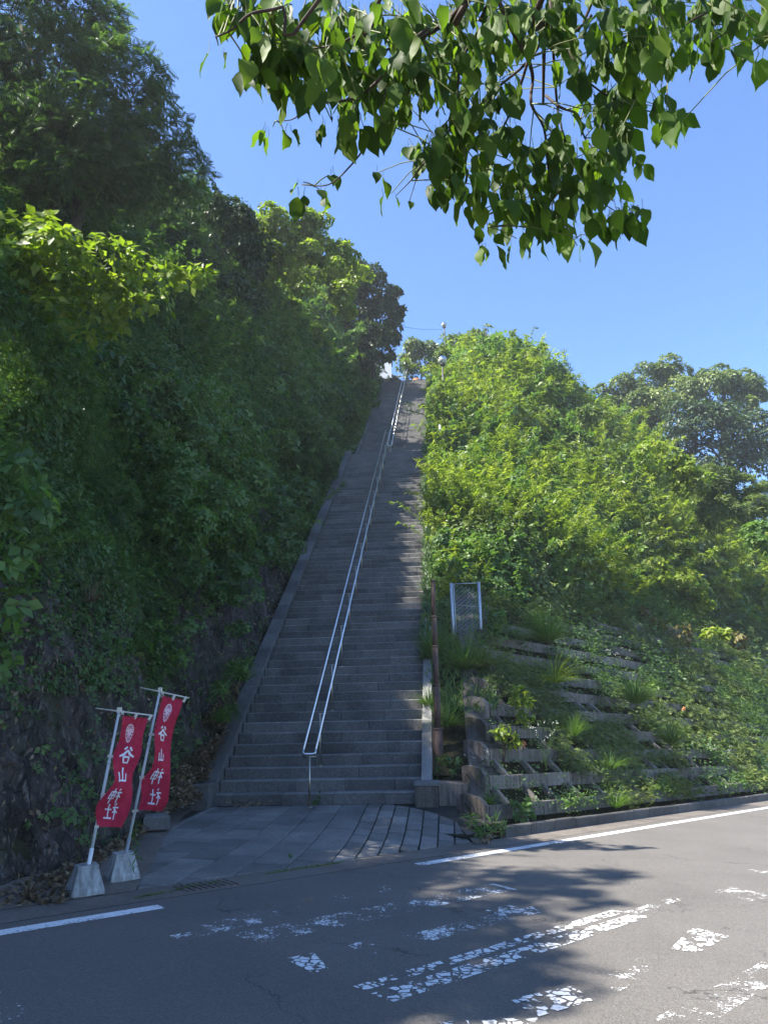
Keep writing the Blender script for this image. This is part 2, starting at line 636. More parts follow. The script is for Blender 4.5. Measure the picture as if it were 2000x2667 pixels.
ground = tag(sheet("ground", -130, 130, -130, 130, -.06, M['soil']), kind='structure')
road = tag(sheet("road", -120, 125, ROAD_EDGE, 4.5, 0.0, M['asphalt']), kind='structure')
gut = tag(sheet("gutter", -120, 125, GUT_IN, ROAD_EDGE - .004, .002, M['gutter']), kind='structure')
verge = tag(sheet("far_pavement", -120, 125, 4.51, 8, .10, M['paving']), kind='structure')


def mark(name, quad, mode, dz=.004):
    """quad of picture points laid on the road plane"""
    P = [onroad(u, v, dz) for u, v in quad]
    mb = MB(); mb.add(P, [tuple(range(len(P)))])
    return mb.build(name, M['paint_' + mode], road)


def rmark(name, s0, s1, c0, c1, mode):
    mb = MB(); mb.add([rp(s0, c0, .004), rp(s1, c0, .004), rp(s1, c1, .004), rp(s0, c1, .004)], [(3, 2, 1, 0)])
    return mb.build(name, M['paint_' + mode], road)


rmark("edge_line", 6.08, 120, -5.56, -5.43, 'solid')
rmark("edge_line", -40, 3.12, -5.56, -5.43, 'solid')


def c8(x, y): return (700 + x / 1.276, 2100 + y / 1.276)


def cm(name, pts, mode): return mark(name, [c8(*p) for p in pts], mode)


cm("crosswalk_stripe", [(-60, 340), (620, 222), (640, 236), (-20, 356)], 'faint')
cm("crosswalk_stripe", [(-250, 395), (20, 345), (40, 362), (-190, 412)], 'worn')
cm("crosswalk_stripe", [(-120, 424), (745, 256), (825, 276), (-30, 456)], 'worn')
cm("crosswalk_stripe", [(745, 256), (825, 276), (815, 278), (735, 259)], 'solid')
cm("crosswalk_stripe", [(440, 430), (870, 330), (905, 352), (520, 452)], 'worn')
cm("crosswalk_stripe", [(720, 345), (800, 328), (895, 350), (780, 365)], 'cells')
cm("crosswalk_stripe", [(52, 506), (150, 486), (205, 545), (145, 552)], 'cells')
cm("crosswalk_stripe", [(260, 462), (330, 440), (375, 485), (330, 496)], 'worn')
cm("crosswalk_stripe", [(280, 598), (1140, 344), (1185, 352), (320, 612)], 'cells')
cm("crosswalk_stripe", [(1175, 352), (1340, 302), (1395, 304), (1230, 356)], 'worn')
cm("crosswalk_stripe", [(340, 622), (1200, 358), (1265, 366), (415, 650)], 'cells')
cm("crosswalk_stripe", [(1335, 472), (1405, 402), (1530, 430), (1425, 486)], 'cells')
cm("crosswalk_stripe", [(1470, 282), (1540, 268), (1680, 300), (1600, 314)], 'worn')
cm("crosswalk_stripe", [(1590, 211), (1630, 207), (1680, 220), (1640, 222)], 'worn')
cm("crosswalk_stripe", [(800, 640), (1010, 596), (1075, 645), (890, 700)], 'cells')
cm("crosswalk_stripe", [(560, 716), (900, 700), (860, 740), (560, 760)], 'cells')
cm("crosswalk_stripe", [(1230, 730), (1640, 515), (1720, 560), (1430, 745)], 'worn')
cm("crosswalk_stripe", [(1080, 520), (1240, 500), (1330, 545), (1150, 620)], 'faint')
cm("crosswalk_stripe", [(-330, 430), (-40, 372), (-20, 386), (-290, 446)], 'worn')
mark("crosswalk_stripe", [(-60, 2590), (18, 2580), (75, 2640), (-60, 2680)], 'worn')

# ------------------------------------------------------------------ paved forecourt
def gut_dist(x, y):
    c = RC[0] * x + RC[1] * y
    return GUT_IN - c          # metres from the gutter towards the stairs


def zpave(x, y):
    s = (np.array([x, y]) - S0) @ SA
    d = max(gut_dist(x, y), 0)
    tot = d + max(-s, 0) + 1e-6
    w = float(smooth(1 - max(-s, 0) / tot)) if s < 0 else 1.0
    return (1 - w) * (zroad(x, y) + .01) + w * 0.0


WALL_PX = [(17, 2334), (162, 2281), (280, 2211), (376, 2163), (452, 2112)]
WALL = [onz(u, v, -.02) for u, v in WALL_PX]
forecourt = bpy.data.objects.new("forecourt", None); col.objects.link(forecourt)
tag(forecourt, kind='structure')
# mortar bed under the tiles
gv, gf = [], []
nx, ny = 46, 60
xs = np.linspace(-4.2, 1.75, nx); ys = np.linspace(5.2, 12.4, ny)
idx = {}
for i, x in enumerate(xs):
    for j, y in enumerate(ys):
        idx[i, j] = len(gv); gv.append((x, y, zpave(x, y) - .014 if gut_dist(x, y) > 0 else zroad(x, y) - .03))
for i in range(nx - 1):
    for j in range(ny - 1):
        cx, cy = (xs[i] + xs[i + 1]) / 2, (ys[j] + ys[j + 1]) / 2
        if gut_dist(cx, cy) > .10 and (cx - .62) < max(0, (10.9 - cy)) * .9 + .35:
            gf.append((idx[i, j], idx[i + 1, j], idx[i + 1, j + 1], idx[i, j + 1]))
mb = MB(); mb.add(gv, gf, True)
mb.build("mortar_bed", M['joint'], forecourt)
PAVE_POLY = [onz(361, 2322, 0)[:2], onroad(500, 2301)[:2], onroad(712, 2275)[:2], onroad(915, 2246)[:2], onroad(1103, 2214)[:2], onroad(1243, 2197)[:2],
             onz(1190, 2150, -.2)[:2], onz(1132, 2117, -.06)[:2], sp(-.02, 1.55, 0)[:2], sp(-.02, -1.62, 0)[:2], sp(-.36, -2.0, 0)[:2], onz(420, 2160, 0)[:2], onz(300, 2290, 0)[:2]]


for k_ in range(6):
    p_ = PAVE_POLY[k_]; PAVE_POLY[k_] = rp(p_ @ RA, GUT_IN - .012)[:2]


def clip_poly(poly, inside):
    """Sutherland-Hodgman against a convex-ish list of half planes"""
    for (a_, b_) in inside:
        out = []
        n = len(poly)
        e = b_ - a_
        def side(p): return e[0] * (p[1] - a_[1]) - e[1] * (p[0] - a_[0])
        for i in range(n):
            p, q = poly[i], poly[(i + 1) % n]
            sp_, sq = side(p), side(q)
            if sp_ >= 0: out.append(p)
            if sp_ * sq < 0: out.append(p + (q - p) * (sp_ / (sp_ - sq)))
        poly = out
        if len(poly) < 3: return []
    return poly


PLANES = []
for i, j in ((0, 1), (1, 2), (2, 3), (3, 4), (4, 5), (5, 6), (6, 7), (8, 9)):
    PLANES.append((np.array(PAVE_POLY[i]), np.array(PAVE_POLY[j])))
PLANES.append((np.array(PAVE_POLY[9]), np.array(PAVE_POLY[11])))
PLANES.append((np.array(PAVE_POLY[11]), np.array(PAVE_POLY[0])))


def paver(corners, name, th=.012, lift=0.0):
    poly = clip_poly([np.array(c_) for c_ in corners], PLANES)
    if len(poly) < 3: return
    ar = 0.5 * abs(sum(poly[i][0] * poly[(i + 1) % len(poly)][1] - poly[(i + 1) % len(poly)][0] * poly[i][1] for i in range(len(poly))))
    if ar < .006: return
    cen = sum(poly) / len(poly)
    b = .007
    n = len(poly)
    low = [np.array([p[0], p[1], zpave(*p) - .02]) for p in poly]
    up = [np.array([p[0], p[1], zpave(*p) + lift - .004]) for p in poly]
    top = []
    for p in poly:
        d = cen - p; L_ = np.linalg.norm(d); q = p + d / L_ * min(b * 1.4, L_ * .3)
        top.append(np.array([q[0], q[1], zpave(*q) + lift]))
    mb = MB()
    fs = [tuple(range(2 * n, 3 * n))]
    for k in (0, n):
        for i in range(n):
            j = (i + 1) % n
            fs.append((k + i, k + j, k + n + j, k + n + i))
    mb.add(low + up + top, fs)
    c3 = np.array([cen[0], cen[1], zpave(*cen)])
    o = mb.build(name, M['paving'], forecourt, origin=c3)
    o.location = c3


TW, TL, GAP = .385, .62, .006
for i in range(-8, 9):
    q0 = i * TW + .02
    off = (i % 2) * TL * .5 + random.uniform(-.1, .1)
    for j in range(-1, 14):
        s1 = -.02 - (j * TL - off)
        s0 = s1 - TL
        qa, qb = q0 + GAP, q0 + TW - GAP
        if qa > .62: continue
        cs = [sp(s0 + GAP * 2.5, qa, 0)[:2], sp(s0 + GAP * 2.5, qb, 0)[:2], sp(s1 - GAP, qb, 0)[:2], sp(s1 - GAP, qa, 0)[:2]]
        paver(cs, "paving_slab", lift=random.uniform(-.003, .003))
# small setts on the hump to the right
BW, BL = .215, .40
for i in range(0, 13):
    q0 = .79 + i * BW
    off = (i % 2) * BL * .5 + random.uniform(-.05, .05)
    for j in range(-1, 13):
        s1 = .1 - (j * BL - off)
        g_ = .011
        cs = [sp(s1 - BL + g_ * 2.6, q0 + g_, 0)[:2], sp(s1 - BL + g_ * 2.6, q0 + BW - g_, 0)[:2], sp(s1 - g_, q0 + BW - g_, 0)[:2], sp(s1 - g_, q0 + g_, 0)[:2]]
        paver(cs, "sett", lift=random.uniform(-.004, .008))

# strip of gravelly dirt between the paving and the rock face
M['gravel'] = stone_mat("gravel", (0.068, 0.056, 0.045), (0.169, 0.142, 0.117), speck=(.4, .38, .34), speck_amt=.5, stain=.7)
mb = MB()
pts_ = [(-60, 2010), (120, 1975), (306, 1929), (330, 1868), (357, 1806), (398, 1762), (436, 1738), (395, 1745), (330, 1762), (215, 1835), (120, 1885), (-60, 1945)]
V = []
for (u, v) in pts_:
    p = onz(u * D, v * D, 0.0); p[2] = max(zpave(p[0], p[1]), float(zroad(p[0], p[1])) if gut_dist(p[0], p[1]) < .3 else -9) + .006; V.append(p)
for i_, (u_, v_) in enumerate(((-60, 2010), (120, 1975), (296, 1927))):
    p_ = onroad(u_ * D, v_ * D); V[i_] = rp(p_[:2] @ RA, GUT_IN + .03, .007)
mb.add(V, [(0, 1, 10, 11), (1, 2, 3, 9, 10), (3, 4, 8, 9), (4, 5, 7, 8), (5, 6, 7)])
tag(mb.build("dirt_strip", M['gravel']), kind='structure')

# drain grate in the gutter
mb = MB()
gp = onroad(545, 2308)
gs, gc = gp[:2] @ RA, gp[:2] @ RC
for k in range(9):
    a_ = rp(gs - .25 + k * .062, gc - .14, .008); b_ = rp(gs - .25 + k * .062, gc + .10, .008)
    mb.box((a_ + b_) / 2, (.012, .13, .006), ax=(RA[0], RA[1], RG), ay=(RC[0], RC[1], RX))
tag(mb.build("drain_grate", M['gutter']), "dark slotted drain grate set in the gutter beside the paved forecourt", "drain grate")

# ------------------------------------------------------------------ staircase
BLK = .79


def block_mesh(name, w, depth, rise):
    """front-left-bottom at origin; x right, y up the stairs; rounded front arris"""
    b = .012
    g_ = .0035
    prof = [(g_, 0.0), (g_, rise - b), (b * .35, rise - b * .3), (b, rise), (depth, rise), (depth, 0.0)]
    prof[0] = (0.0, 0.0); prof[1] = (0.0, rise - b)
    V = [(g_, y, z) for y, z in prof] + [(w - g_, y, z) for y, z in prof]
    n = len(prof)
    fs = [tuple(range(n - 1, -1, -1)), tuple(range(n, 2 * n))]
    fs = [tuple(range(n)), tuple(range(2 * n - 1, n - 1, -1))]
    for i in range(n):
        j = (i + 1) % n
        fs.append((i, n + i, n + j, j))
    me = bpy.data.meshes.new(name); me.from_pydata(V, [], fs)
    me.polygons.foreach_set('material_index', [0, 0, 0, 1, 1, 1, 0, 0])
    me.update()
    return me


stair = thing("stone_staircase", sp(0, 0, 0), "long straight flight of dark speckled stone steps climbing the hill behind the forecourt", "staircase", rot=-AZ)
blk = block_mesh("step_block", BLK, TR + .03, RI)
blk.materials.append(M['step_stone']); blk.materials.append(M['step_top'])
nobj = 0
rest = MB()
rs = random.Random(3)


def step_front(k):
    """s of the front of step k (1-based over both flights)"""
    return TR * (k - 1) if k <= N1 else S_U + TR * (k - 1 - N1)


for k in range(1, N1 + N2 + 1):
    s = step_front(k)
    qa, qb = (-1.60, 1.60)
    if k == 1: qb = 1.56
    off = rs.uniform(.12, BLK - .02)
    cuts = [qa]
    q = qa + off
    while q < qb - .1:
        cuts.append(q); q += BLK
    cuts.append(qb)
    for a_, b_ in zip(cuts[:-1], cuts[1:]):
        dz = rs.uniform(-.0025, .0025); dy = rs.uniform(-.004, .004)
        if nobj < 300 and k != N1:
            o = link("step_block", blk, stair)
            o.location = (a_, s + dy, RI * (k - 1) + dz)
            o.scale = ((b_ - a_) / BLK, 1, 1)
            nobj += 1
        else:
            dep = TR + .03 if k != N1 else LAND + .03
            if k == N1 + N2: dep = 1.5
            bm_ = block_mesh("tmp", b_ - a_, dep, RI)
            V = [(v.co.x + a_, v.co.y + s + dy, v.co.z + RI * (k - 1) + dz) for v in bm_.vertices]
            rest.add(V, [tuple(p.vertices) for p in bm_.polygons])
            bpy.data.meshes.remove(bm_)
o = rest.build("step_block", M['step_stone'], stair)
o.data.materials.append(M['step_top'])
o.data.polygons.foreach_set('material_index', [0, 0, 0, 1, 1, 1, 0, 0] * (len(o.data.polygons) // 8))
tag(o, "upper steps too far off to tell block from block", kind='stuff')
# core under the blocks
mb = MB()
P = [(0.06, -.05), (S_L + .06, RI * (N1 - 1) - .03), (S_U + .06, RI * N1 - .03), (S_T + .1, Z_TOP - RI - .03), (S_T + 1.2, Z_TOP - RI - .05), (S_T + 1.2, -.3), (.06, -.3)]
mb.prism([(-1.59, y, z) for y, z in P], (3.18, 0, 0))
mb.build("stair_core", M['joint'], stair)


# ------------------------------------------------------------------ parapets (left and right of the stairs)
def parapet(name, label, q0, q1, rise, s0, s1, off_s, mat, body_mat, block=None, piece=.55, th=.06, group=None):
    root = thing(name, sp(s0, (q0 + q1) / 2, float(nose(s0))), label, "parapet", group)
    mb = MB()
    P = []
    n = 24
    for i in range(n + 1):
        s = s0 + (s1 - s0) * i / n
        P.append((s, off_s(s) + rise - th - .002))
    V, fs = [], []
    for s, z in P:
        zb = z - .75 if s > .4 else -.1
        for q, zz in ((q0 + .02, zb), (q0 + .02, z), (q1 - .02, z), (q1 - .02, zb)): V.append(sp(s, q, zz))
    for i in range(n):
        a_ = i * 4
        for j in range(4):
            k = (j + 1) % 4
            fs.append((a_ + j, a_ + k, a_ + 4 + k, a_ + 4 + j))
    fs += [(3, 2, 1, 0), (n * 4, n * 4 + 1, n * 4 + 2, n * 4 + 3)]
    mb.add(V, fs); part(mb, "parapet_wall", body_mat, root)
    s = s0
    while s < s1 - .05:
        e = min(s + piece, s1)
        za, zb = off_s(s) + rise, off_s(e) + rise
        A_, B_ = sp(s + .004, (q0 + q1) / 2, za), sp(e - .004, (q0 + q1) / 2, zb)
        ay = (B_ - A_); L_ = np.linalg.norm(ay); ay = ay / L_
        az_ = np.cross(LAT, ay)
        mb = MB(); mb.box((A_ + B_) / 2 - az_ * th / 2, ((q1 - q0) / 2, L_ / 2, th / 2), LAT, ay, az_, bev=.006)
        part(mb, "coping_stone", mat, root)
        s = e
    if block:
        bs0, bs1, bq0, bq1, bz0, bz1 = block
        c_ = sp((bs0 + bs1) / 2, (bq0 + bq1) / 2, (bz0 + bz1) / 2)
        mb = MB(); mb.box(c_, ((bq1 - bq0) / 2, (bs1 - bs0) / 2, (bz1 - bz0) / 2), LAT, TAN, UP, bev=.008); part(mb, "end_block", body_mat, root)
        mb = MB(); mb.box(sp((bs0 + bs1) / 2, (bq0 + bq1) / 2, bz1 + .026), ((bq1 - bq0) / 2 + .015, (bs1 - bs0) / 2 + .015, .024), LAT, TAN, UP, bev=.006); part(mb, "end_cap", mat, root)
    return root


lin = lambda s: RI + s * SLOPE
linu = lambda s: RI * N1 + RI + (s - S_U) * SLOPE
parapet("stair_parapet", "low dark stone parapet with a square end block, left of the lower stairs",
        -1.86, -1.60, .13, .10, S_L + .1, lin, M['coping'], M['coping'], block=(-.33, .10, -1.97, -1.60, -.05, .31))
parapet("stair_parapet", "low stone parapet along the left side of the upper flight, beyond the landing", -1.76, -1.60, .10, S_U - .2, S_T, linu, M['coping'], M['coping'], piece=1.1)
parapet("stair_kerb", "pale granite kerb along the right side of the stairs beside the rusty post", 1.60, 1.77, .06, .12, S_L, lin, M['granite'], M['concrete_dark'],
        block=(-.20, .12, 1.52, 1.86, -.25, .27), piece=.62)
parapet("stair_kerb", "granite kerb on the right of the upper flight, mostly under the bright bushes", 1.60, 1.80, .07, S_U - .2, S_T, linu, M['granite'], M['concrete_dark'], piece=1.1)


# ------------------------------------------------------------------ handrails
def rail_run(name, label, s0, s1, zf, posts, hr, start_loop):
    root = thing(name, sp(s0, -.06, float(zf(s0))), label, "handrail", "steel handrails up the middle of the stairs")
    qa, qb = -.155, .035
    r_ = .018
    for q in (qa, qb):
        mb = MB()
        mb.tube([sp(s0, q, zf(s0) + hr), sp(s1, q, zf(s1) + hr)], r_, 8)
        part(mb, "rail", M['steel'], root)
    mb = MB()
    e0 = sp(s0, qa, zf(s0) + hr); e1 = sp(s0, qb, zf(s0) + hr)
    dn = np.array([0, 0, -.06]) - TAN * .05
    mb.tube([e0, e0 + dn * .7, e0 + dn + LAT * .03, e1 + dn - LAT * .03, e1 + dn * .7, e1], r_, 8)
    part(mb, "end_loop", M['steel'], root)
    for (s, zb) in posts:
        top = zf(s) + hr - .10
        mb = MB()
        mb.tube([sp(s, -.06, zb), sp(s, -.06, top)], .017, 8)
        mb.tube([sp(s, qa - .005, top), sp(s, qb + .005, top)], .009, 6)
        for q in (qa, qb): mb.tube([sp(s, q, top), sp(s, q, zf(s) + hr)], .008, 6)
        part(mb, "post", M['steel_post'], root)
        mb = MB(); mb.lathe(sp(s, -.06, zb), [(.001, .012), (.04, .011), (.042, 0.001)], 12); part(mb, "base_plate", M['steel_post'], root)


lowp = [(-.27, 0.0)] + [(TR * (k - 1) + .13, RI * k) for k in range(3, N1 - 1, 5)] + [(S_L + .45, RI * N1)]
rail_run("handrail", "twin bright steel handrail up the middle of the lower flight", -.27, S_L + .55, lin, lowp, .835, True)
upp = [(S_U - .35, RI * N1), (S_U - .2, RI * N1)] + [(S_U + TR * (k - 1) + .13, RI * (N1 + k)) for k in range(3, N2, 5)]
rail_run("handrail", "twin bright steel handrail up the middle of the upper flight, above the landing", S_U - .35, S_T + .3, linu, upp, .82, True)


# ------------------------------------------------------------------ terrain: left bank
LP = [(-12, -14), (-7.5, -4), (-5.2, 1.0), (-4.05, 4.4)] + [tuple(p[:2]) for p in WALL]
LPZ = [float(zroad(x, y)) for x, y in LP[:4]] + [-.02] * len(WALL)
for s in np.arange(.9, 37.1, 1.5):
    p = sp(s, -2.0, 0); LP.append((p[0], p[1])); LPZ.append(float(nose(s)) + .02)
for s in (42, 50, 60, 75):
    p = sp(s, -2.0, 0); LP.append((p[0], p[1])); LPZ.append(Z_TOP)
LP = np.array(LP); LPZ = np.array(LPZ)
seg = np.r_[0, np.cumsum(np.linalg.norm(np.diff(LP, axis=0), axis=1))]


def left_line(t):
    return np.interp(t, seg, LP[:, 0]), np.interp(t, seg, LP[:, 1]), np.interp(t, seg, LPZ)


HW = 3.3


def left_profile(l, s):
    front = np.where(l < .8, HW * smooth(l / .8) * .6 + HW * .4 * l / .8, HW + 1.7 * np.clip(l - .8, 0, 5.0) + .6 * np.clip(l - 5.8, 0, 60))
    hb = 4.1 - 1.8 * smooth((s - 12) / 9)
    back = .95 * np.minimum(l, 1.5) + 2.5 * np.clip(l - 1.5, 0, hb) + .5 * np.clip(l - 1.5 - hb, 0, 40)
    w = smooth((s - 2.0) / 8.0)
    return front * (1 - w) + back * w


def left_grid(ts, ls):
    x, y, z = left_line(ts)
    e = .6
    xa, ya, _ = left_line(ts - e); xb, yb, _ = left_line(ts + e)
    tx, ty = xb - xa, yb - ya
    n_ = np.hypot(tx, ty); tx, ty = tx / n_, ty / n_
    ox, oy = -ty, tx
    s = (x - S0[0]) * SA[0] + (y - S0[1]) * SA[1]
    L_, Sg = np.meshgrid(ls, s)
    V = np.zeros((len(ts), len(ls), 3))
    V[..., 0] = x[:, None] + ox[:, None] * ls[None]
    V[..., 1] = y[:, None] + oy[:, None] * ls[None]
    V[..., 2] = z[:, None] + left_profile(L_, Sg)
    return V, Sg, L_


def grid_faces(a, b):
    i, j = np.meshgrid(np.arange(a - 1), np.arange(b - 1), indexing='ij')
    k = (i * b + j).ravel()
    return np.c_[k, k + b, k + b + 1, k + 1]


def grid_normals(V):
    du = np.gradient(V, axis=0); dv = np.gradient(V, axis=1)
    n = np.cross(du, dv)
    n /= np.linalg.norm(n, axis=-1, keepdims=True) + 1e-9
    return n


def stuff_mesh(name, V, Fc, mat, kind, tone=None, label=None, cat=None, sm=False):
    me = mesh_np(name, V, Fc, tone, sm)
    o = link(name, me, None, mat)
    return tag(o, label, cat, None, kind)


LT = np.r_[np.arange(0, seg[-1], .45)]
LL = np.r_[np.linspace(0, .8, 5), np.arange(1.1, 6.5, .4), np.arange(7, 20, 1.2), np.arange(22, 60, 6)]
LV, LS, LLg = left_grid(LT, LL)
LNr = -grid_normals(LV)
if LNr[..., 2].mean() < 0: LNr = -LNr
lf = grid_faces(*LV.shape[:2])[:, ::-1]
stuff_mesh("hillside", LV.reshape(-1, 3), lf, M['soil'], 'structure', sm=True)
bvhL = BVHTree.FromPolygons([tuple(p) for p in LV.reshape(-1, 3)], [tuple(int(q) for q in f) for f in lf])

# cut rock face at the foot of the left bank
rt = np.arange(seg[1] + 2, np.interp(9.0, (LP[:, 0] - S0[0]) * SA[0] + (LP[:, 1] - S0[1]) * SA[1], seg), .055)
rh = np.linspace(0, 1, 62)
x, y, z = left_line(rt)
xa, ya, _ = left_line(rt - .8); xb, yb, _ = left_line(rt + .8)
tx, ty = xb - xa, yb - ya; n_ = np.hypot(tx, ty); tx, ty = tx / n_, ty / n_
ss = (x - S0[0]) * SA[0] + (y - S0[1]) * SA[1]
top = left_profile(np.full_like(ss, .8), ss) + .25
H_ = rh[None] * top[:, None]
lean = .02 + .78 * rh[None] ** 1.05 - .06
P0 = np.stack([x[:, None] - ty[:, None] * lean, y[:, None] + tx[:, None] * lean, z[:, None] + H_ - .05], -1)
q_ = P0 * np.array([1.3, 1.3, .75]) + np.array([0, 0, 0])
q_[..., 1] += P0[..., 2] * .7
nz_ = (fbm(q_ * 1.1, 1, 3) - .5) * .34 + (np.abs(fbm(q_ * 3.3, 2, 3) - .5) * -2 + .3) * .13 + (fbm(q_ * 9, 4, 3) - .5) * .13
P0[..., 0] += ty[:, None] * nz_; P0[..., 1] -= tx[:, None] * nz_
stuff_mesh("rock_face", P0.reshape(-1, 3), grid_faces(*P0.shape[:2])[:, ::-1], M['rock'], 'structure')

ROCKP = P0.copy()
# ------------------------------------------------------------------ terrain: right bank and hilltop
KERB_C = -6.22


def right_z(x, y):
    sr = RA[0] * x + RA[1] * y
    cp = KERB_C - (RC[0] * x + RC[1] * y)
    zr = zroad(x, y)
    m = 1.05 + .5 * smooth((sr - 19) / 20)
    h = .05 + 1.233 * np.clip(cp - .45, 0, 3.4) + m * np.clip(cp - 3.85, 0, 60)
    z = zr + h
    s = (x - S0[0]) * SA[0] + (y - S0[1]) * SA[1]
    q = (x - S0[0]) * SN[0] + (y - S0[1]) * SN[1]
    zs = nose(s)
    lim = zs - .02 + .55 * np.clip(q - 2.5, 0, None)
    z = np.where(s > .8, np.minimum(z, lim), z)
    near = 1 - smooth((q - 2.3) / .9)
    z = np.where(s > 2.5, z * (1 - near) + (zs - .02) * near, z)
    return np.minimum(z, Z_TOP + .3 - .48 * np.clip(q - 3.0, 0, 34))


RS = np.r_[np.arange(6.0, 45, .45), np.arange(46, 150, 3)]
RCc = np.r_[0, .2, .45, np.arange(.7, 4.2, .3), np.arange(4.6, 24, .5), np.arange(25, 70, 4)]
Sg, Cg = np.meshgrid(RS, RCc, indexing='ij')
c_ = KERB_C - Cg
XX = RA[0] * Sg + RC[0] * c_; YY = RA[1] * Sg + RC[1] * c_
RV = np.stack([XX, YY, right_z(XX, YY)], -1)
rsq = (XX - S0[0]) * SN[0] + (YY - S0[1]) * SN[1]
rss = (XX - S0[0]) * SA[0] + (YY - S0[1]) * SA[1]
rf = grid_faces(*RV.shape[:2])[:, ::-1]
okv = ((rsq > 1.85)).ravel()
rf = rf[okv[rf].all(1)]
crib_left = ((Sg < 9.0 + 1.45 * np.clip(Cg - .35, 0, None) - .15) & (Cg < 3.9) & (Cg > .3)).ravel()
rf = rf[~crib_left[rf].all(1)]
RNr = -grid_normals(RV)
if RNr[..., 2].mean() < 0: RNr = -RNr
stuff_mesh("hillside", RV.reshape(-1, 3), rf, M['soil'], 'structure', sm=True)
bvhR = BVHTree.FromPolygons([tuple(p) for p in RV.reshape(-1, 3)], [tuple(int(q) for q in f) for f in rf])
mb = MB(); mb.add([sp(S_T + .3, -14, Z_TOP - .01), sp(S_T + .3, 8, Z_TOP - .01), sp(75, 8, Z_TOP - .01), sp(75, -14, Z_TOP - .01)], [(0, 1, 2, 3)])
tag(mb.build("hilltop", M['soil'], None), kind='structure')

# strip of soil between the granite kerb and the bank
V = []
for s in np.arange(.35, S_T, .5):
    z = float(nose(s)) - .04
    V += [sp(s, 1.80, z), sp(s, 2.1, z - .02), sp(s, 2.46, z - .05)]
V = np.array(V)
stuff_mesh("bank_strip", V, grid_faces(len(V) // 3, 3)[:, ::-1], M['soil'], 'structure')

V = []
for s in np.arange(-.2, S_T, .5):
    z = float(nose(s)) - .02
    V += [sp(s, -1.80, z - .5), sp(s, -1.83, z), sp(s, -2.06, z + .05)]
V = np.array(V)
stuff_mesh("bank_strip", V, grid_faces(len(V) // 3, 3)[:, ::-1], M['soil'], 'structure')

# ------------------------------------------------------------------ concrete retaining pieces right of the stairs
wing = thing("wing_wall", sp(-.05, 2.1, -.3), "short dark concrete wing wall between the stair end block and the planted crib wall", "retaining wall")
mb = MB()
A0 = [sp(-.14, 1.87, -.6), sp(-.14, 2.50, -.7), sp(-.10, 2.33, .27), sp(-.10, 1.87, .29)]
A1 = [sp(.95, 1.87, -.6), sp(.95, 2.50, -.6), sp(.95, 2.33, .27), sp(.95, 1.87, .29)]
mb.add(A0 + A1, [(0, 1, 2, 3), (7, 6, 5, 4), (1, 5, 6, 2), (2, 6, 7, 3), (3, 7, 4, 0)])
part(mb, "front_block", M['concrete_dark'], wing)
mb = MB()
V, fs = [], []
prof_s = np.linspace(.6, 6.5, 14)
for s in prof_s:
    z = float(nose(s)) - .06
    if s < 1.3: z = .29 + (z - .29) * smooth((s - .6) / .7)
    for q, zz in ((2.38, z), (2.52, z), (2.62, z - 1.8), (2.36, z - 1.8)): V.append(sp(s, q, zz))
for i in range(len(prof_s) - 1):
    for j in range(4):
        k = (j + 1) % 4
        fs.append((i * 4 + j, i * 4 + k, i * 4 + 4 + k, i * 4 + 4 + j))
fs += [(3, 2, 1, 0)]
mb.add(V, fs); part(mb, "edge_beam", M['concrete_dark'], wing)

# sprayed concrete slope between the wing wall and the crib ends
V = []
nc_, nq_ = 26, 12
for i in range(nc_):
    cp = .15 + 4.0 * i / (nc_ - 1)
    sr1 = 9.05 + 1.45 * max(cp - .35, 0)
    e = rp(sr1, KERB_C - cp)[:2]
    # start: where q = 2.5 on this contour
    a0 = rp(0, KERB_C - cp)[:2]
    q0 = (a0 - S0) @ SN; dq = RA @ SN
    sr0 = (2.34 - q0) / dq
    for j in range(nq_):
        sr = sr0 + (sr1 - sr0) * j / (nq_ - 1)
        p = RA * sr + RC * (KERB_C - cp)
        V.append((p[0], p[1], float(right_z(p[0], p[1])) + .09))
V = np.array(V)
V[:, 2] += (fbm(V * 1.7, 9, 3) - .5) * .12
mb = MB(); mb.add([onroad(1238, 2200, .006), onroad(1310, 2174, .012), rp(9.3, KERB_C - .5, .06), sp(-.16, 2.50, -.16), sp(-.16, 1.84, -.07), onz(1190, 2150, -.2) + UP * .02], [(0, 1, 2, 3, 5), (3, 4, 5)])
tag(mb.build("dirt_strip", M['gravel']), kind='structure')
o = stuff_mesh("concrete_slope", V, grid_faces(nc_, nq_)[:, ::-1], M['concrete_dark'], None, sm=True,
               label="grey sprayed concrete slope between the stairs and the left end of the crib wall", cat="retaining wall")

# ------------------------------------------------------------------ crib wall (rows of precast beams with planting behind)
NROW = 15
crib = thing("crib_retaining_wall", rp(9, KERB_C - .4), "stepped crib wall of grey concrete beams with weeds between its rows beside the road", "retaining wall")


def row_s(i): return 8.84 + .45 * i + 2.6 * max(i - 9, 0)


def row_c(i): return KERB_C - .36 - .30 * i


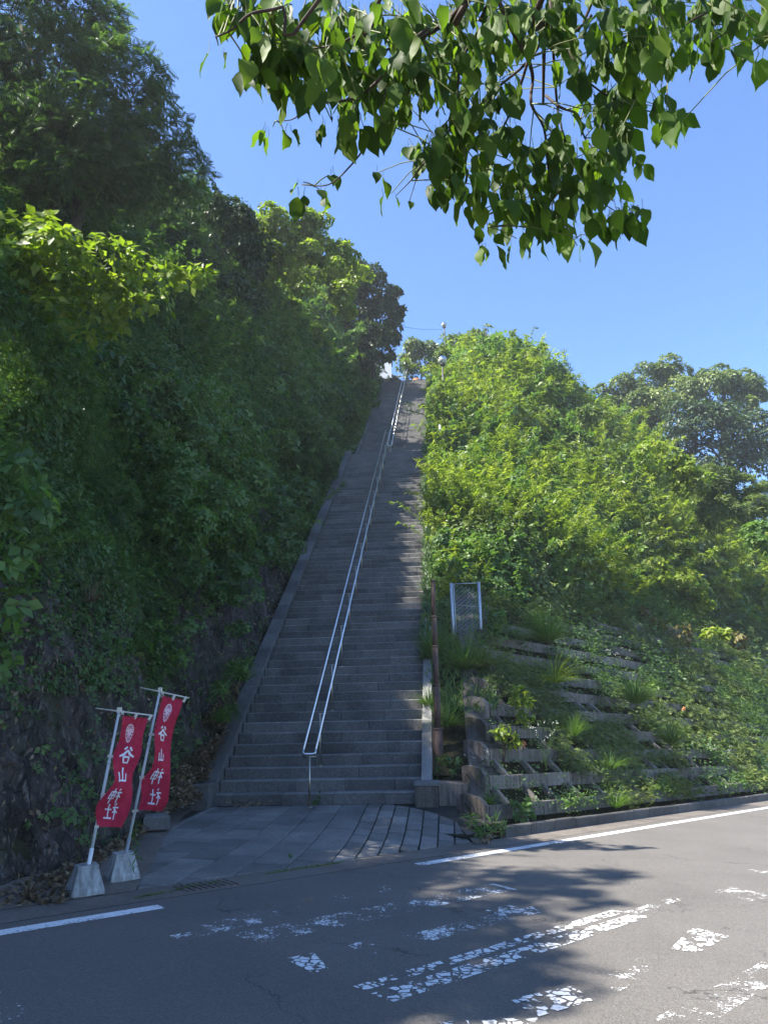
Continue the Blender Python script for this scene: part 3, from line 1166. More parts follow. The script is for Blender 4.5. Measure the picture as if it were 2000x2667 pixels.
SL = np.array([RA[0], RA[1], RG])
CI = np.array([-RC[0], -RC[1], 0])
beam_l = .80
for i in range(NROW):
    s = row_s(i)
    first = True
    while s < (31 if i < 9 else 40):
        e = s + beam_l * (1.0 if not first else .75)
        first = False
        if (i % 2) and s == row_s(i): e = s + beam_l
        ln = e - s
        c0 = rp((s + e) / 2, row_c(i) - .04, .35 + .37 * i - .10)
        mb = MB(); mb.box(c0 + np.array([0, 0, random.uniform(-.008, .008)]), (ln / 2 - .005, .04, .10), SL / np.linalg.norm(SL), CI, UP, bev=.006)
        part(mb, "beam", M['concrete'], crib)
        s = e
    # end plate with chamfered nose
    b0 = rp(row_s(i) - .02, row_c(i), .35 + .37 * i)
    poly = [b0 + CI * 0.0 + UP * -.26, b0 + UP * .0, b0 + CI * .10 + UP * .10, b0 + CI * .34 + UP * .14, b0 + CI * .44 + UP * .12, b0 + CI * .44 + UP * -.26]
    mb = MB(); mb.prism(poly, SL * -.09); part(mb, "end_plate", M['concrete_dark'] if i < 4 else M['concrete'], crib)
    # struts seen under the beams
    if i < 6:
        s = row_s(i) + .55
        while s < 19 - i:
            a_ = rp(s, row_c(i) - .06, .35 + .37 * i - .04); b_ = rp(s, row_c(i) - .36, .35 + .37 * i + .22)
            ay = b_ - a_; L_ = np.linalg.norm(ay); ay /= L_
            ax = SL / np.linalg.norm(SL)
            mb = MB(); mb.box((a_ + b_) / 2, (.04, L_ / 2, .04), ax, ay, np.cross(ax, ay)); part(mb, "strut", M['concrete'], crib)
            s += .8 if (int(s * 3) % 3) else .55

kerb = thing("roadside_kerb", rp(9, KERB_C + .05), "dark stained concrete kerb along the foot of the crib wall beside the road", "kerb")
s = 8.55
while s < 60:
    ln = .62 if s < 30 else 2.4
    c0 = rp(s + ln / 2, KERB_C + .05, .05)
    mb = MB(); mb.box(c0 + UP * random.uniform(-.006, .006), (ln / 2 - .004, .05, .09), SL / np.linalg.norm(SL), CI, UP, bev=.012)
    part(mb, "kerbstone", M['kerb'], kerb)
    s += ln

# ------------------------------------------------------------------ leaves
def T(V, Fc): return np.array(V, float), np.array(Fc, int)


TPL = {
    'oval': T([(0, 0, 0), (.45, .27, .07), (1, 0, -.06), (.45, -.27, .07)], [(0, 2, 1), (0, 3, 2)]),
    'broad': T([(0, 0, 0), (.28, .42, .06), (.72, .30, .02), (1, 0, -.12), (.72, -.30, .02), (.28, -.42, .06)], [(0, 2, 1), (0, 3, 2), (0, 4, 3), (0, 5, 4)]),
    'blade': T([(0, 0, 0), (.35, .075, .03), (1, 0, -.10), (.35, -.075, .03)], [(0, 2, 1), (0, 3, 2)]),
}
_v, _f = [], []
for k in range(7):
    x0 = .16 + .12 * k
    for sgn in (1, -1):
        b = len(_v); ln = .30 * math.sin(math.pi * (.25 + .1 * k)) + .04
        _v += [(x0, 0, -.02 * k), (x0 + .06, sgn * ln * .5, .02 - .02 * k), (x0 + .10, sgn * ln, -.05 - .03 * k), (x0 - .01, sgn * ln * .55, -.01 - .02 * k)]
        _f += [(b, b + 1, b + 2), (b, b + 2, b + 3)]
TPL['pinnate'] = T(_v, _f)
_v, _f = [], []
for k in range(3):           # a little spray of bamboo blades
    a = (-.7, 0, .7)[k]
    b = len(_v); c_, s_ = math.cos(a), math.sin(a)
    for (x, y, z) in ((0, 0, 0), (.4, .075, .04), (1, 0, -.18), (.4, -.075, .04)):
        _v.append((x * c_ - y * s_, x * s_ + y * c_, z))
    _f += [(b, b + 2, b + 1), (b, b + 3, b + 2)]
TPL['spray'] = T(_v, _f)
_v, _f = [], []
for k in range(3):           # three broad leaflets of a kudzu leaf
    a = (-1.25, 0, 1.25)[k]
    b = len(_v); c_, s_ = math.cos(a), math.sin(a)
    for (x, y, z) in ((.12, 0, 0), (.5, .27, .06), (.86, 0, -.08), (.5, -.27, .06)):
        _v.append((x * c_ - y * s_, x * s_ + y * c_, z))
    _f += [(b, b + 2, b + 1), (b, b + 3, b + 2)]
TPL['trio'] = T(_v, _f)


def norm(a): return a / (np.linalg.norm(a, axis=-1, keepdims=True) + 1e-9)


def leaves(P, A, N, S, tpl, tone):
    tv, tf = TPL[tpl]
    Z = norm(N); X = norm(A - (A * Z).sum(-1, keepdims=True) * Z); Y = np.cross(Z, X)
    V = P[:, None] + S[:, None, None] * (tv[None, :, 0, None] * X[:, None] + tv[None, :, 1, None] * Y[:, None] + tv[None, :, 2, None] * Z[:, None])
    k = len(tv)
    Fc = (np.arange(len(P)) * k)[:, None, None] + tf[None]
    return V.reshape(-1, 3), Fc.reshape(-1, 3), np.repeat(tone, k)


def project(P):
    d = P - CAM
    z = d @ F
    z = np.where(np.abs(z) < .05, .05, z)
    return 1000 + FPX * (d @ R) / z, 1333.5 - FPX * (d @ U) / z, z


def in_view(P, m=260):
    u, v, z = project(P)
    return (z > .2) & (u > -m) & (u < 2000 + m) & (v > -m) & (v < 2667 + m)


NTRI = [0]
LEAF_PX = 4.6      # leaf length in picture pixels of a 1024 px high render


def lsize(d, lo=.055, hi=.34): return np.clip(LEAF_PX / 710.0 * d, lo, hi)


AREA = {'oval': .27, 'broad': .52, 'blade': .075, 'pinnate': .40, 'spray': .22, 'trio': .60}


def shell_cover(V, Nr, amp, lai, kinds, mask=None, seed=0, fine=.28, down=.8, sizek=1.0, nscale=.40, hollow=True):
    """leaves over a displaced copy of a terrain grid; returns dict kind -> (P, A, N, S, tone)"""
    # billowed displacement
    wq = V + (fbm(V * .7, seed + 3, 2) - .5)[..., None] * 1.2
    d1 = worley(wq * nscale, seed); d2 = worley(wq * nscale * 2.3, seed + 5)
    bl = np.sqrt(np.clip(1 - (d1 / .95) ** 2, 0, 1)); bl2 = np.sqrt(np.clip(1 - (d2 / .95) ** 2, 0, 1))
    dsp = amp * (bl * .95 + bl2 * .38 - .25)
    W_ = V + Nr * dsp[..., None] * .8 + np.array([0, 0, .35]) * dsp[..., None]
    a, b = W_.shape[:2]
    p00, p10, p11, p01 = W_[:-1, :-1], W_[1:, :-1], W_[1:, 1:], W_[:-1, 1:]
    nn = np.cross(p10 - p01, p11 - p00)
    area = np.linalg.norm(nn, axis=-1) * .5
    nn = norm(nn)
    cen = (p00 + p10 + p11 + p01) / 4
    flip = (nn * (Nr[:-1, :-1])).sum(-1) < 0
    nn[flip] *= -1
    to = CAM - cen; dist = np.linalg.norm(to, axis=-1); to /= dist[..., None]
    face = (nn * to).sum(-1)
    vis = in_view(cen.reshape(-1, 3)).reshape(area.shape)
    w = np.where(face > -.25, 1.0, .12) * np.where(vis, 1.0, .12) * np.where(dist < 75, 1, .15)
    blc = (bl[:-1, :-1] + bl[1:, 1:]) / 2
    if hollow: w = w * (.25 + .75 * smooth((blc - .25) / .3))
    if mask is not None: w = w * mask(cen)
    res = {}
    kn = fbm(cen * .35 + 31, seed + 9, 3)
    nk = len(kinds)
    for q, kd in enumerate(kinds):
        lo, hi = .5 + (q / nk - .5) * .55, .5 + ((q + 1) / nk - .5) * .55
        if q == 0: lo = -1
        if q == nk - 1: hi = 2
        kw = smooth((kn - lo) / .06 + .5) * smooth((hi - kn) / .06 + .5)
        sz = lsize(dist) * sizek * (1.25 if kd in ('spray', 'trio', 'pinnate') else 1.0) * (1.3 if kd == 'blade' else 1)
        cnt = rng.poisson(np.clip(area * w * kw * lai / (AREA[kd] * sz ** 2), 0, 4000))
        ii = np.repeat(np.arange(cnt.size), cnt.ravel())
        if len(ii) == 0: continue
        g = lambda X_: X_.reshape(-1, 3)[ii]
        r1, r2 = rng.random((len(ii), 1)), rng.random((len(ii), 1))
        P = (g(p00) * (1 - r1) + g(p10) * r1) * (1 - r2) + (g(p01) * (1 - r1) + g(p11) * r1) * r2
        n0 = g(nn); s_ = sz.ravel()[ii]
        P = P + n0 * (rng.normal(0, 1, (len(ii), 1)) * s_[:, None] * 1.1 - s_[:, None] * .6)
        N = norm(n0 * .75 + np.array([0, 0, .45]) + rng.normal(0, .42, (len(ii), 3)))
        A = np.array([0, 0, -down]) + n0 * .5 + rng.normal(0, .6, (len(ii), 3))
        if kd in ('spray', 'blade'): A = A + np.array([0, 0, .9])
        tn = np.clip(.45 + .2 * rng.normal(size=len(ii)) + .9 * (vnoise(P * .8, seed + 2) - .5), 0, 1)
        S = s_ * rng.uniform(.65, 1.35, len(ii))
        res[kd] = (P, A, N, S, tn)
    return res


def put_leaves(name, data, tpl, mat, parent=None, origin=None, **tg):
    P, A, N, S, tn = data
    V, Fc, to = leaves(P, A, N, S, tpl, tn)
    NTRI[0] += len(Fc)
    if origin is not None: V = V - np.array(origin)
    me = mesh_np(name, V, Fc, to)
    o = link(name, me, parent, mat)
    return tag(o, **tg)


def sprigs(name, label, cat, data, n, ln, per, tpl, mat, size, patch=1):
    P0_, A0_, N0_, S0_, T0_ = data
    n = min(n, len(P0_))
    pn = fbm(P0_ * .42 + 7, patch, 2)
    wgt = smooth((pn - .47) / .08) + .04
    k = rng.choice(len(P0_), n, replace=False, p=wgt / wgt.sum())
    b = P0_[k]; nn = N0_[k]
    d0 = norm(nn * .55 + np.array([0, 0, 1.0]) + rng.normal(0, .35, (n, 3)))
    L_ = ln * rng.uniform(.45, 1.25, n) * np.clip(np.linalg.norm(b - CAM, axis=1) / 24, .45, 1.1)
    t_ = np.tile(np.linspace(.15, 1.0, per), (n, 1))
    pos = b[:, None] + d0[:, None] * (t_ * L_[:, None])[..., None] + np.array([0, 0, -.45]) * ((t_ ** 2) * L_[:, None])[..., None] + nn[:, None] * ((t_ ** 2) * L_[:, None] * .3)[..., None]
    pos = pos.reshape(-1, 3); m = len(pos)
    dist = np.linalg.norm(pos - CAM, axis=1)
    A = np.repeat(d0, per, 0) * .5 + rng.normal(0, .6, (m, 3)) + np.array([0, 0, -.25])
    N = norm(rng.normal(0, .6, (m, 3)) + np.array([0, 0, .8]))
    S = lsize(dist) * size * rng.uniform(.6, 1.3, m)
    put_leaves(name, (pos, A, N, S, np.clip(np.repeat(rng.random(n), per) * .6 + rng.random(m) * .5, 0, 1)), tpl, M[mat], label=label, cat=cat, kind='stuff')


# --- left bank cover
def lmask(c):
    s = (c[..., 0] - S0[0]) * SA[0] + (c[..., 1] - S0[1]) * SA[1]
    q = (c[..., 0] - S0[0]) * SN[0] + (c[..., 1] - S0[1]) * SN[1]
    zb = nose(s)
    h = c[..., 2] - zb
    bare = smooth((h - (1.75 + 2.2 * (fbm(c * .8, 77, 2) - .5))) / .7)      # keep the rock face bare low down
    w = np.where(s < 9, bare * (1 - smooth((s - 6) / 3)) + smooth((s - 6) / 3), 1.0)
    return w * (q < -1.9)


sub = LLg[0] >= -1
amp = np.where(LLg < .8, .10, np.where(LLg < 1.6, .35, 1.25)) * np.ones_like(LS)
cov = shell_cover(LV, LNr, amp, 2.6, ['trio', 'oval', 'spray'], lmask, seed=3)
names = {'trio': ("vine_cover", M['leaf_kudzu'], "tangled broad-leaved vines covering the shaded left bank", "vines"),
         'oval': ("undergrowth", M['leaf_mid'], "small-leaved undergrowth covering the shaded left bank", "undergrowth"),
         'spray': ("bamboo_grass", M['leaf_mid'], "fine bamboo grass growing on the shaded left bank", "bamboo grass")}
for kd, dt in cov.items():
    n_, m_, lb, ct = names[kd]
    put_leaves(n_, dt, kd, m_, label=lb, cat=ct, kind='stuff')
allL = tuple(np.concatenate([cov[k][i] for k in cov]) for i in range(5))
sprigs("shoots", "leafy shoots standing up out of the vines on the shaded left bank", "undergrowth", allL, 1500, 1.0, 22, 'oval', 'leaf_kudzu', 1.25, 4)
sprigs("shoots", "feathery bamboo shoots drooping from the shaded left bank", "bamboo grass", allL, 1300, 1.3, 20, 'spray', 'leaf_kudzu', 1.4, 23)


# --- right bank cover above the crib wall
def rmask(c):
    cp = KERB_C - (RC[0] * c[..., 0] + RC[1] * c[..., 1])
    q = (c[..., 0] - S0[0]) * SN[0] + (c[..., 1] - S0[1]) * SN[1]
    s = (c[..., 0] - S0[0]) * SA[0] + (c[..., 1] - S0[1]) * SA[1]
    sr = RA[0] * c[..., 0] + RA[1] * c[..., 1]
    return smooth((cp - 3.75 - 1.5 * smooth((sr - 15) / 14)) / .5) * smooth((q - 1.75) / .15) * smooth((s - 3.2) / 1.5)


amp = 1.3 * smooth((Cg - 3.4 - 1.5 * smooth((Sg - 15) / 14)) / 2.5) * smooth((rsq - 1.9) / 1.6)
cov = shell_cover(RV, RNr, amp, 2.6, ['spray', 'trio', 'oval'], rmask, seed=8)
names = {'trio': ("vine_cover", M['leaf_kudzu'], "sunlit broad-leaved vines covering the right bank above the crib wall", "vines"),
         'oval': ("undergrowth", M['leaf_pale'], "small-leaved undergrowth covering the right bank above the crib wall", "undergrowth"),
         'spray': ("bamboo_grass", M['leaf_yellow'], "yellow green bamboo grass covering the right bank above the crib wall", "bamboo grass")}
for kd, dt in cov.items():
    n_, m_, lb, ct = names[kd]
    put_leaves(n_, dt, kd, m_, label=lb, cat=ct, kind='stuff')
allR = tuple(np.concatenate([cov[k][i] for k in cov]) for i in range(5))
sprigs("shoots", "yellow green bamboo shoots standing up all over the sunlit right bank", "bamboo grass", allR, 1500, 1.7, 22, 'spray', 'leaf_yellow', 1.2, 2)
sprigs("shoots", "leafy vine shoots standing up out of the sunlit right bank", "vines", allR, 900, 1.1, 20, 'oval', 'leaf_pale', 1.15, 31)
sprigs("shoots", "broad-leaved kudzu shoots in patches on the sunlit right bank", "vines", allR, 900, .9, 14, 'trio', 'leaf_kudzu', 1.3, 57)


# --- planting between the crib rows
def crib_top(sr):
    return 3.75 + 1.5 * smooth((sr - 15) / 14)


def cmask(c):
    cp = KERB_C - (RC[0] * c[..., 0] + RC[1] * c[..., 1])
    sr = RA[0] * c[..., 0] + RA[1] * c[..., 1]
    left = row_s(0) + 1.45 * np.clip(cp - .35, 0, None)
    n = fbm(c * np.array([.9, .9, 1.6]), 21, 3)
    top = crib_top(sr)
    dens = smooth((n - (.525 - .16 * smooth((sr - left - .5) / 7))) / .08)
    return dens * smooth((sr - left + .1) / .3) * (cp > .12) * (1 - smooth((cp - top - .2) / .5)) + .10 * (sr > left) * (cp > .12) * (cp < top)


CS = np.arange(8.6, 60, .3); CC = np.arange(.1, 6.2, .15)
Sg2, Cg2 = np.meshgrid(CS, CC, indexing='ij')
cx = RA[0] * Sg2 + RC[0] * (KERB_C - Cg2); cy = RA[1] * Sg2 + RC[1] * (KERB_C - Cg2)
CV = np.stack([cx, cy, right_z(cx, cy) + .05], -1)
CN = np.zeros_like(CV); CN[:] = norm(np.array([RC[0] * .6, RC[1] * .6, .75]))
cov = shell_cover(CV, CN, np.full(Cg2.shape, .34), 1.5, ['oval', 'spray', 'blade'], cmask, seed=14, down=.1, sizek=.72, nscale=1.3, hollow=False)
names = {'spray': ("ground_cover", M['leaf_pale'], "pale narrow-leaved weeds growing in the rows of the crib wall", "weeds"),
         'oval': ("ground_cover", M['leaf_mid'], "small-leaved weeds and clipped azalea growing in the rows of the crib wall", "weeds"),
         'blade': ("ground_cover", M['leaf_grass'], "thin grasses growing in the rows of the crib wall", "grass")}
for kd, dt in cov.items():
    n_, m_, lb, ct = names[kd]
    put_leaves(n_, dt, kd, m_, label=lb, cat=ct, kind='stuff')


# ------------------------------------------------------------------ trees and shrubs, each a thing of its own
def cast(u, v):
    d = Vector(ray(u, v)); o = Vector(CAM)
    best = None
    for b in (bvhL, bvhR):
        h = b.ray_cast(o, d)
        if h[0] is not None and (best is None or h[3] < best): best = h[3]
    return best


def drop(p):
    best = None
    for b in (bvhL, bvhR):
        h = b.ray_cast(Vector((p[0], p[1], p[2] + 6)), Vector((0, 0, -1)))
        if h[0] is not None and (best is None or h[0].z > best): best = h[0].z
    return best


def plant(name, label, cat, blobs, tpl='oval', mat='leaf_mid', Y=None, lai=2.4, sk=1.0, flat=.8, trunk=True, group=None, seed=None, push=.7, jitter=.25, bark='bark', up=.35, gap=0.0, lim=None, free=False):
    """blobs: (u, v, r) in pixels of the 1659 px wide view; each becomes a leafy mass at its own distance"""
    C_, R_ = [], []
    if len(blobs[0]) == 4:          # given in metres
        C_ = [np.array(b[:3]) for b in blobs]; R_ = [b[3] for b in blobs]
        blobs = [(0, 0, b[3] * 80) for b in blobs]
    for (u, v, r) in (blobs if not C_ else []):
        d = ray(u * D, v * D)
        if Y is None:
            h = cast(u * D, v * D)
            dist = h if h is not None else 30.0
            if lim: dist = min(max(dist, lim[0]), lim[1])
            rr = r * D / FPX * dist
            dist -= rr * push
        else:
            dist = Y / d[1]
            h = None if free else cast(u * D, v * D)
            if h is not None and h < 70:
                dist = h
                rr = r * D / FPX * dist
                dist -= rr * push * .8 + (1.5 if u < 830 else .9) * min(1.0, dist / 16)
            else:
                rr = r * D / FPX * dist
                dist += random.uniform(-jitter, jitter) * rr * 2
        C_.append(CAM + d * dist); R_.append(rr)
    C_ = np.array(C_); R_ = np.array(R_)
    low = C_[:, 2] - R_ * .8
    base = C_.mean(0).copy()
    gz = drop(base)
    base[2] = gz if (gz is not None and gz < base[2] + .5) else low.min() - .5
    base[2] = min(base[2], C_[:, 2].max() - .2)
    trunk = trunk and (cat == 'tree' or bark == 'twig')
    root = thing(name, base, label, cat, group)
    # foliage
    Ps, As, Ns, Ss, Ts = [], [], [], [], []
    for c, r, (u, v, rp_) in zip(C_, R_, blobs):
        ns = max(4, int(9 * (rp_ / 50.0) ** 1.2))
        sd_ = norm(rng.normal(size=(ns, 3)) + np.array([0, -.35, .25]))
        sc = c + sd_ * r * rng.uniform(.35, .75, (ns, 1)) * np.array([1, 1, flat])
        sr = r * rng.uniform(.34, .58, ns)
        st = rng.normal(0, .16, ns)
        dist = np.linalg.norm(c - CAM)
        sz = float(lsize(dist)) * sk * (1.25 if tpl in ('spray', 'trio') else 3.2 if tpl == 'pinnate' else 1.0)
        n = int(lai * 3.2 * math.pi * r * r / (AREA[tpl] * sz * sz) * .62)
        n = min(n, 26000)
        k = rng.integers(0, ns, n)
        out = norm(sc[k] - c)
        d = norm(rng.normal(size=(n, 3)) + out * .7 + np.array([0, 0, up]))
        tocam = norm(CAM - c)
        keep = ((d @ tocam) > -.35) | (rng.random(n) < .35)
        if gap > 0: keep &= rng.random(n) > gap
        k, d, out = k[keep], d[keep], out[keep]; n = len(k)
        rad = rng.uniform(.6, 1.05, (n, 1)) ** .6
        P = sc[k] + d * sr[k][:, None] * rad * np.array([1, 1, .8])
        N = norm(d * .7 + np.array([0, 0, .4]) + rng.normal(0, .4, (n, 3)))
        A = d * .6 + np.array([0, 0, -.45]) + rng.normal(0, .5, (n, 3))
        if tpl in ('spray', 'blade'): A = A + np.array([0, 0, .8])
        S = sz * rng.uniform(.65, 1.3, n)
        t_ = np.clip(.45 + st[k] + .18 * rng.normal(size=n), 0, 1)
        Ps.append(P); As.append(A); Ns.append(N); Ss.append(S); Ts.append(t_)
    dt = tuple(np.concatenate(q) for q in (Ps, As, Ns, Ss, Ts))
    put_leaves("foliage" if cat not in ("vine",) else "leaves", dt, tpl, M[mat], root, base)
    if trunk and (cat == 'tree' or C_.mean(0)[2] - base[2] < .8):
        mb = MB()
        mid = C_.mean(0)
        hgt = max(mid[2] - base[2], .3)
        r0 = min(max(.035 * hgt, .012), .22)
        b0 = base - UP * .1
        k1 = base * .55 + mid * .45 + np.array([random.uniform(-.1, .1), random.uniform(-.1, .1), 0]) * hgt
        mb.tube([b0, k1, mid], [r0, r0 * .75, r0 * .5], 7)
        part(mb, "trunk" if hgt > 1.5 else "stem", M[bark], root)
        for c in C_[np.argsort(-R_)][:7]:
            mb = MB()
            s_ = k1 * .6 + mid * .4
            m2 = (s_ + c) / 2 + UP * .12 * np.linalg.norm(c - s_)
            mb.tube([s_, m2, c + UP * R_.mean() * .2], [r0 * .5, r0 * .35, r0 * .14], 5)
            part(mb, "limb" if hgt > 1.5 else "branch", M[bark], root)
    return root


def grp(*b): return list(b)


# left side, front to back
plant("hanging_vine", "broad-leaved vine hanging down the left edge of the rock face, nearest to the road", "vine",
      [(10, 1010, 42), (70, 1035, 30), (20, 1080, 50), (70, 1110, 40), (15, 1160, 50), (50, 1200, 30), (25, 1240, 45), (55, 1285, 25), (15, 1320, 40), (25, 1390, 34), (20, 1440, 22), (115, 1135, 20)],
      'trio', 'leaf_kudzu', Y=5.6, sk=2.4, lai=1.1, flat=.9, trunk=False, free=True)
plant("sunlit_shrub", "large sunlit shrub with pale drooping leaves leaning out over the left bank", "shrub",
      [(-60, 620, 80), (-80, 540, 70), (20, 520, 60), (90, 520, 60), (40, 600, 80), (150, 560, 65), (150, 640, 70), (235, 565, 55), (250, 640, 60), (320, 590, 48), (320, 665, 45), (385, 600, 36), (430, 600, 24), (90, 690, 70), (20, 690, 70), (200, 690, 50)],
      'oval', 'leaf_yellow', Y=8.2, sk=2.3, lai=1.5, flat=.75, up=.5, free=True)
plant("climbing_shrub", "small bright tuft of climbing leaves above the sunlit shrub at the left edge", "shrub",
      [(20, 415, 34), (70, 430, 36), (110, 455, 26)], 'oval', 'leaf_yellow', Y=9.5, sk=1.9, lai=1.6)
plant("feathery_tree", "tall tree with feathery compound leaves at the top left corner", "tree",
      [(40, 60, 120), (170, 60, 85), (245, 70, 40), (100, 190, 120), (270, 165, 80), (335, 190, 38), (200, 270, 100), (330, 255, 55), (385, 280, 26), (40, 320, 120), (170, 350, 100), (310, 330, 80), (400, 350, 50), (440, 385, 22), (-80, 200, 130), (60, 410, 90), (150, 420, 80), (240, 400, 80), (320, 400, 60)],
      'pinnate', 'leaf_feather', Y=12.6, lai=3.4, sk=.8, flat=.6, free=True)
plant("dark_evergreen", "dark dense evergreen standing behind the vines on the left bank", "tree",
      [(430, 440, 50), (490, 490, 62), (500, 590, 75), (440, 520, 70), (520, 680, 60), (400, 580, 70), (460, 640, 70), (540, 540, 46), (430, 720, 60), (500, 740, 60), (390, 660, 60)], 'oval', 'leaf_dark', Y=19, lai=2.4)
plant("bank_shrub", "rounded green shrub under the feathery tree, left of the dark evergreen", "shrub",
      [(130, 440, 60), (230, 440, 70), (320, 450, 70), (390, 430, 50), (300, 510, 60), (380, 500, 55)], 'trio', 'leaf_mid', Y=14.5, lai=2)
plant("vine_draped_tree", "tree smothered in vines on the skyline, nearest the dark evergreen", "vine-covered tree",
      [(530, 500, 44), (560, 560, 50), (740, 580, 40), (555, 490, 40), (600, 485, 44), (650, 490, 40), (695, 500, 38), (550, 545, 44), (625, 530, 44), (585, 570, 48), (650, 560, 50), (710, 540, 40), (745, 550, 26), (560, 600, 46), (590, 650, 40)], 'trio', 'leaf_yellow', Y=26, lai=3.0)
plant("vine_draped_tree", "rounded tree smothered in vines, halfway down the skyline on the left of the stairs", "vine-covered tree",
      [(600, 620, 48), (670, 610, 50), (730, 600, 42), (775, 605, 34), (610, 690, 50), (680, 670, 48), (745, 650, 42), (590, 740, 46), (660, 740, 46), (720, 710, 44)], 'trio', 'leaf_yellow', Y=30, lai=3.0)
plant("dark_tree", "dark round-crowned tree overhanging the top of the stairs from the left", "tree",
      [(780, 600, 40), (805, 615, 40), (838, 640, 36), (740, 700, 44), (770, 770, 40), (855, 685, 26), (815, 680, 45), (790, 730, 44), (765, 670, 40), (830, 735, 32), (848, 715, 24), (805, 785, 30), (832, 770, 18)], 'oval', 'leaf_dark', Y=42, lai=3.2)
plant("bright_shrub", "bright yellow green shrub catching the sun below the vine-smothered trees", "shrub",
      [(645, 720, 42), (700, 725, 44), (690, 770, 38), (640, 670, 30)], 'spray', 'leaf_yellow', Y=30.5, lai=2)
plant("vine_mound", "low vine mound beside the top of the stairs, under the dark round-crowned tree", "shrub",
      [(735, 765, 42), (770, 800, 36), (790, 840, 30), (730, 810, 40), (800, 870, 16)], 'trio', 'leaf_kudzu', Y=34)
plant("bamboo_thicket", "soft shaded bamboo thicket on the middle of the left bank", "bamboo",
      [(390, 700, 70), (470, 730, 64), (400, 790, 75), (520, 790, 66), (340, 740, 65), (570, 740, 50)], 'spray', 'leaf_mid', Y=20, lai=2)
plant("kudzu_mound", "big mound of broad kudzu leaves halfway up the shaded left bank", "shrub",
      [(540, 860, 64), (610, 880, 60), (560, 930, 62), (640, 930, 55), (600, 980, 50), (690, 930, 40)], 'trio', 'leaf_kudzu', Y=22)
plant("bank_shrub", "green shrub above the landing, on the left of the stairs", "shrub",
      [(640, 790, 52), (700, 850, 46), (740, 890, 38), (690, 890, 42)], 'oval', 'leaf_mid', Y=27)
plant("bank_shrub", "drooping shrub hanging towards the end of the lower parapet", "shrub",
      [(690, 985, 40), (720, 960, 32), (650, 1010, 42), (700, 1020, 30)], 'spray', 'leaf_mid', Y=23)
plant("vine_curtain", "broad curtain of vines hanging over the rock in the shaded middle of the left bank", "vine",
      [(350, 880, 70), (420, 880, 72), (400, 950, 75), (470, 990, 72), (370, 1040, 70), (450, 1080, 66), (520, 1040, 60), (490, 1150, 55), (410, 1140, 55), (350, 1110, 50)], 'trio', 'leaf_kudzu', Y=14.5, lai=1.8, sk=1.2, trunk=False)
plant("vine_curtain", "vines trailing down the bank right beside the lower parapet", "vine",
      [(570, 1060, 60), (640, 1070, 46), (590, 1130, 55), (560, 1190, 50), (610, 1190, 40), (520, 1220, 46)], 'trio', 'leaf_mid', Y=18, lai=1.8, trunk=False)
plant("bank_shrub", "dark overhanging shrub below the sunlit shrub near the left edge", "shrub",
      [(50, 800, 90), (150, 790, 85), (240, 790, 75), (300, 830, 66), (220, 900, 76), (110, 900, 80), (20, 920, 70)], 'oval', 'leaf_mid', Y=9.6, sk=1.6, lai=1.6)
plant("bamboo_spray", "fine spray of bamboo leaves hanging over the dark rock face", "bamboo",
      [(200, 1080, 60), (150, 1140, 50), (240, 1150, 46), (260, 1080, 45)], 'spray', 'leaf_mid', Y=9.6, lai=1.2)
plant("rock_fern", "small light green shrub growing out of the rock face above the banners", "shrub",
      [(270, 1395, 16), (305, 1400, 24), (345, 1395, 26), (378, 1420, 22), (395, 1350, 20), (335, 1350, 18), (430, 1340, 12)], 'trio', 'leaf_kudzu', Y=9.2, sk=1.3, lai=1.2)
plant("bank_shrub", "low shaded bush on the rock between the vine curtain and the parapet", "shrub",
      [(500, 1240, 44), (530, 1290, 38), (470, 1290, 36), (430, 1240, 36), (520, 1360, 26)], 'trio', 'leaf_mid', Y=13.6, lai=1.3)
plant("bank_grass", "tuft of bright grass on the litter slope left of the parapet", "grass",
      [(505, 1465, 26), (520, 1440, 20), (480, 1500, 24), (495, 1540, 22)], 'blade', 'leaf_grass', Y=12.6, sk=2.2, lai=1.3, trunk=False)

SHADE_CROWN = []  # crown blobs of an added, unseen tree, set along sun rays for shade
SHADE = [(-40, 880), (250, 872), (430, 858), (560, 848), (620, 872), (560, 898), (500, 915), (560, 942), (440, 966), (330, 980), (200, 1015), (-40, 1040)]


def inside(p, poly):
    c = False
    for k in range(len(poly)):
        a_, b_ = poly[k], poly[k - 1]
        if (a_[1] > p[1]) != (b_[1] > p[1]) and p[0] < (b_[0] - a_[0]) * (p[1] - a_[1]) / (b_[1] - a_[1]) + a_[0]: c = not c
    return c


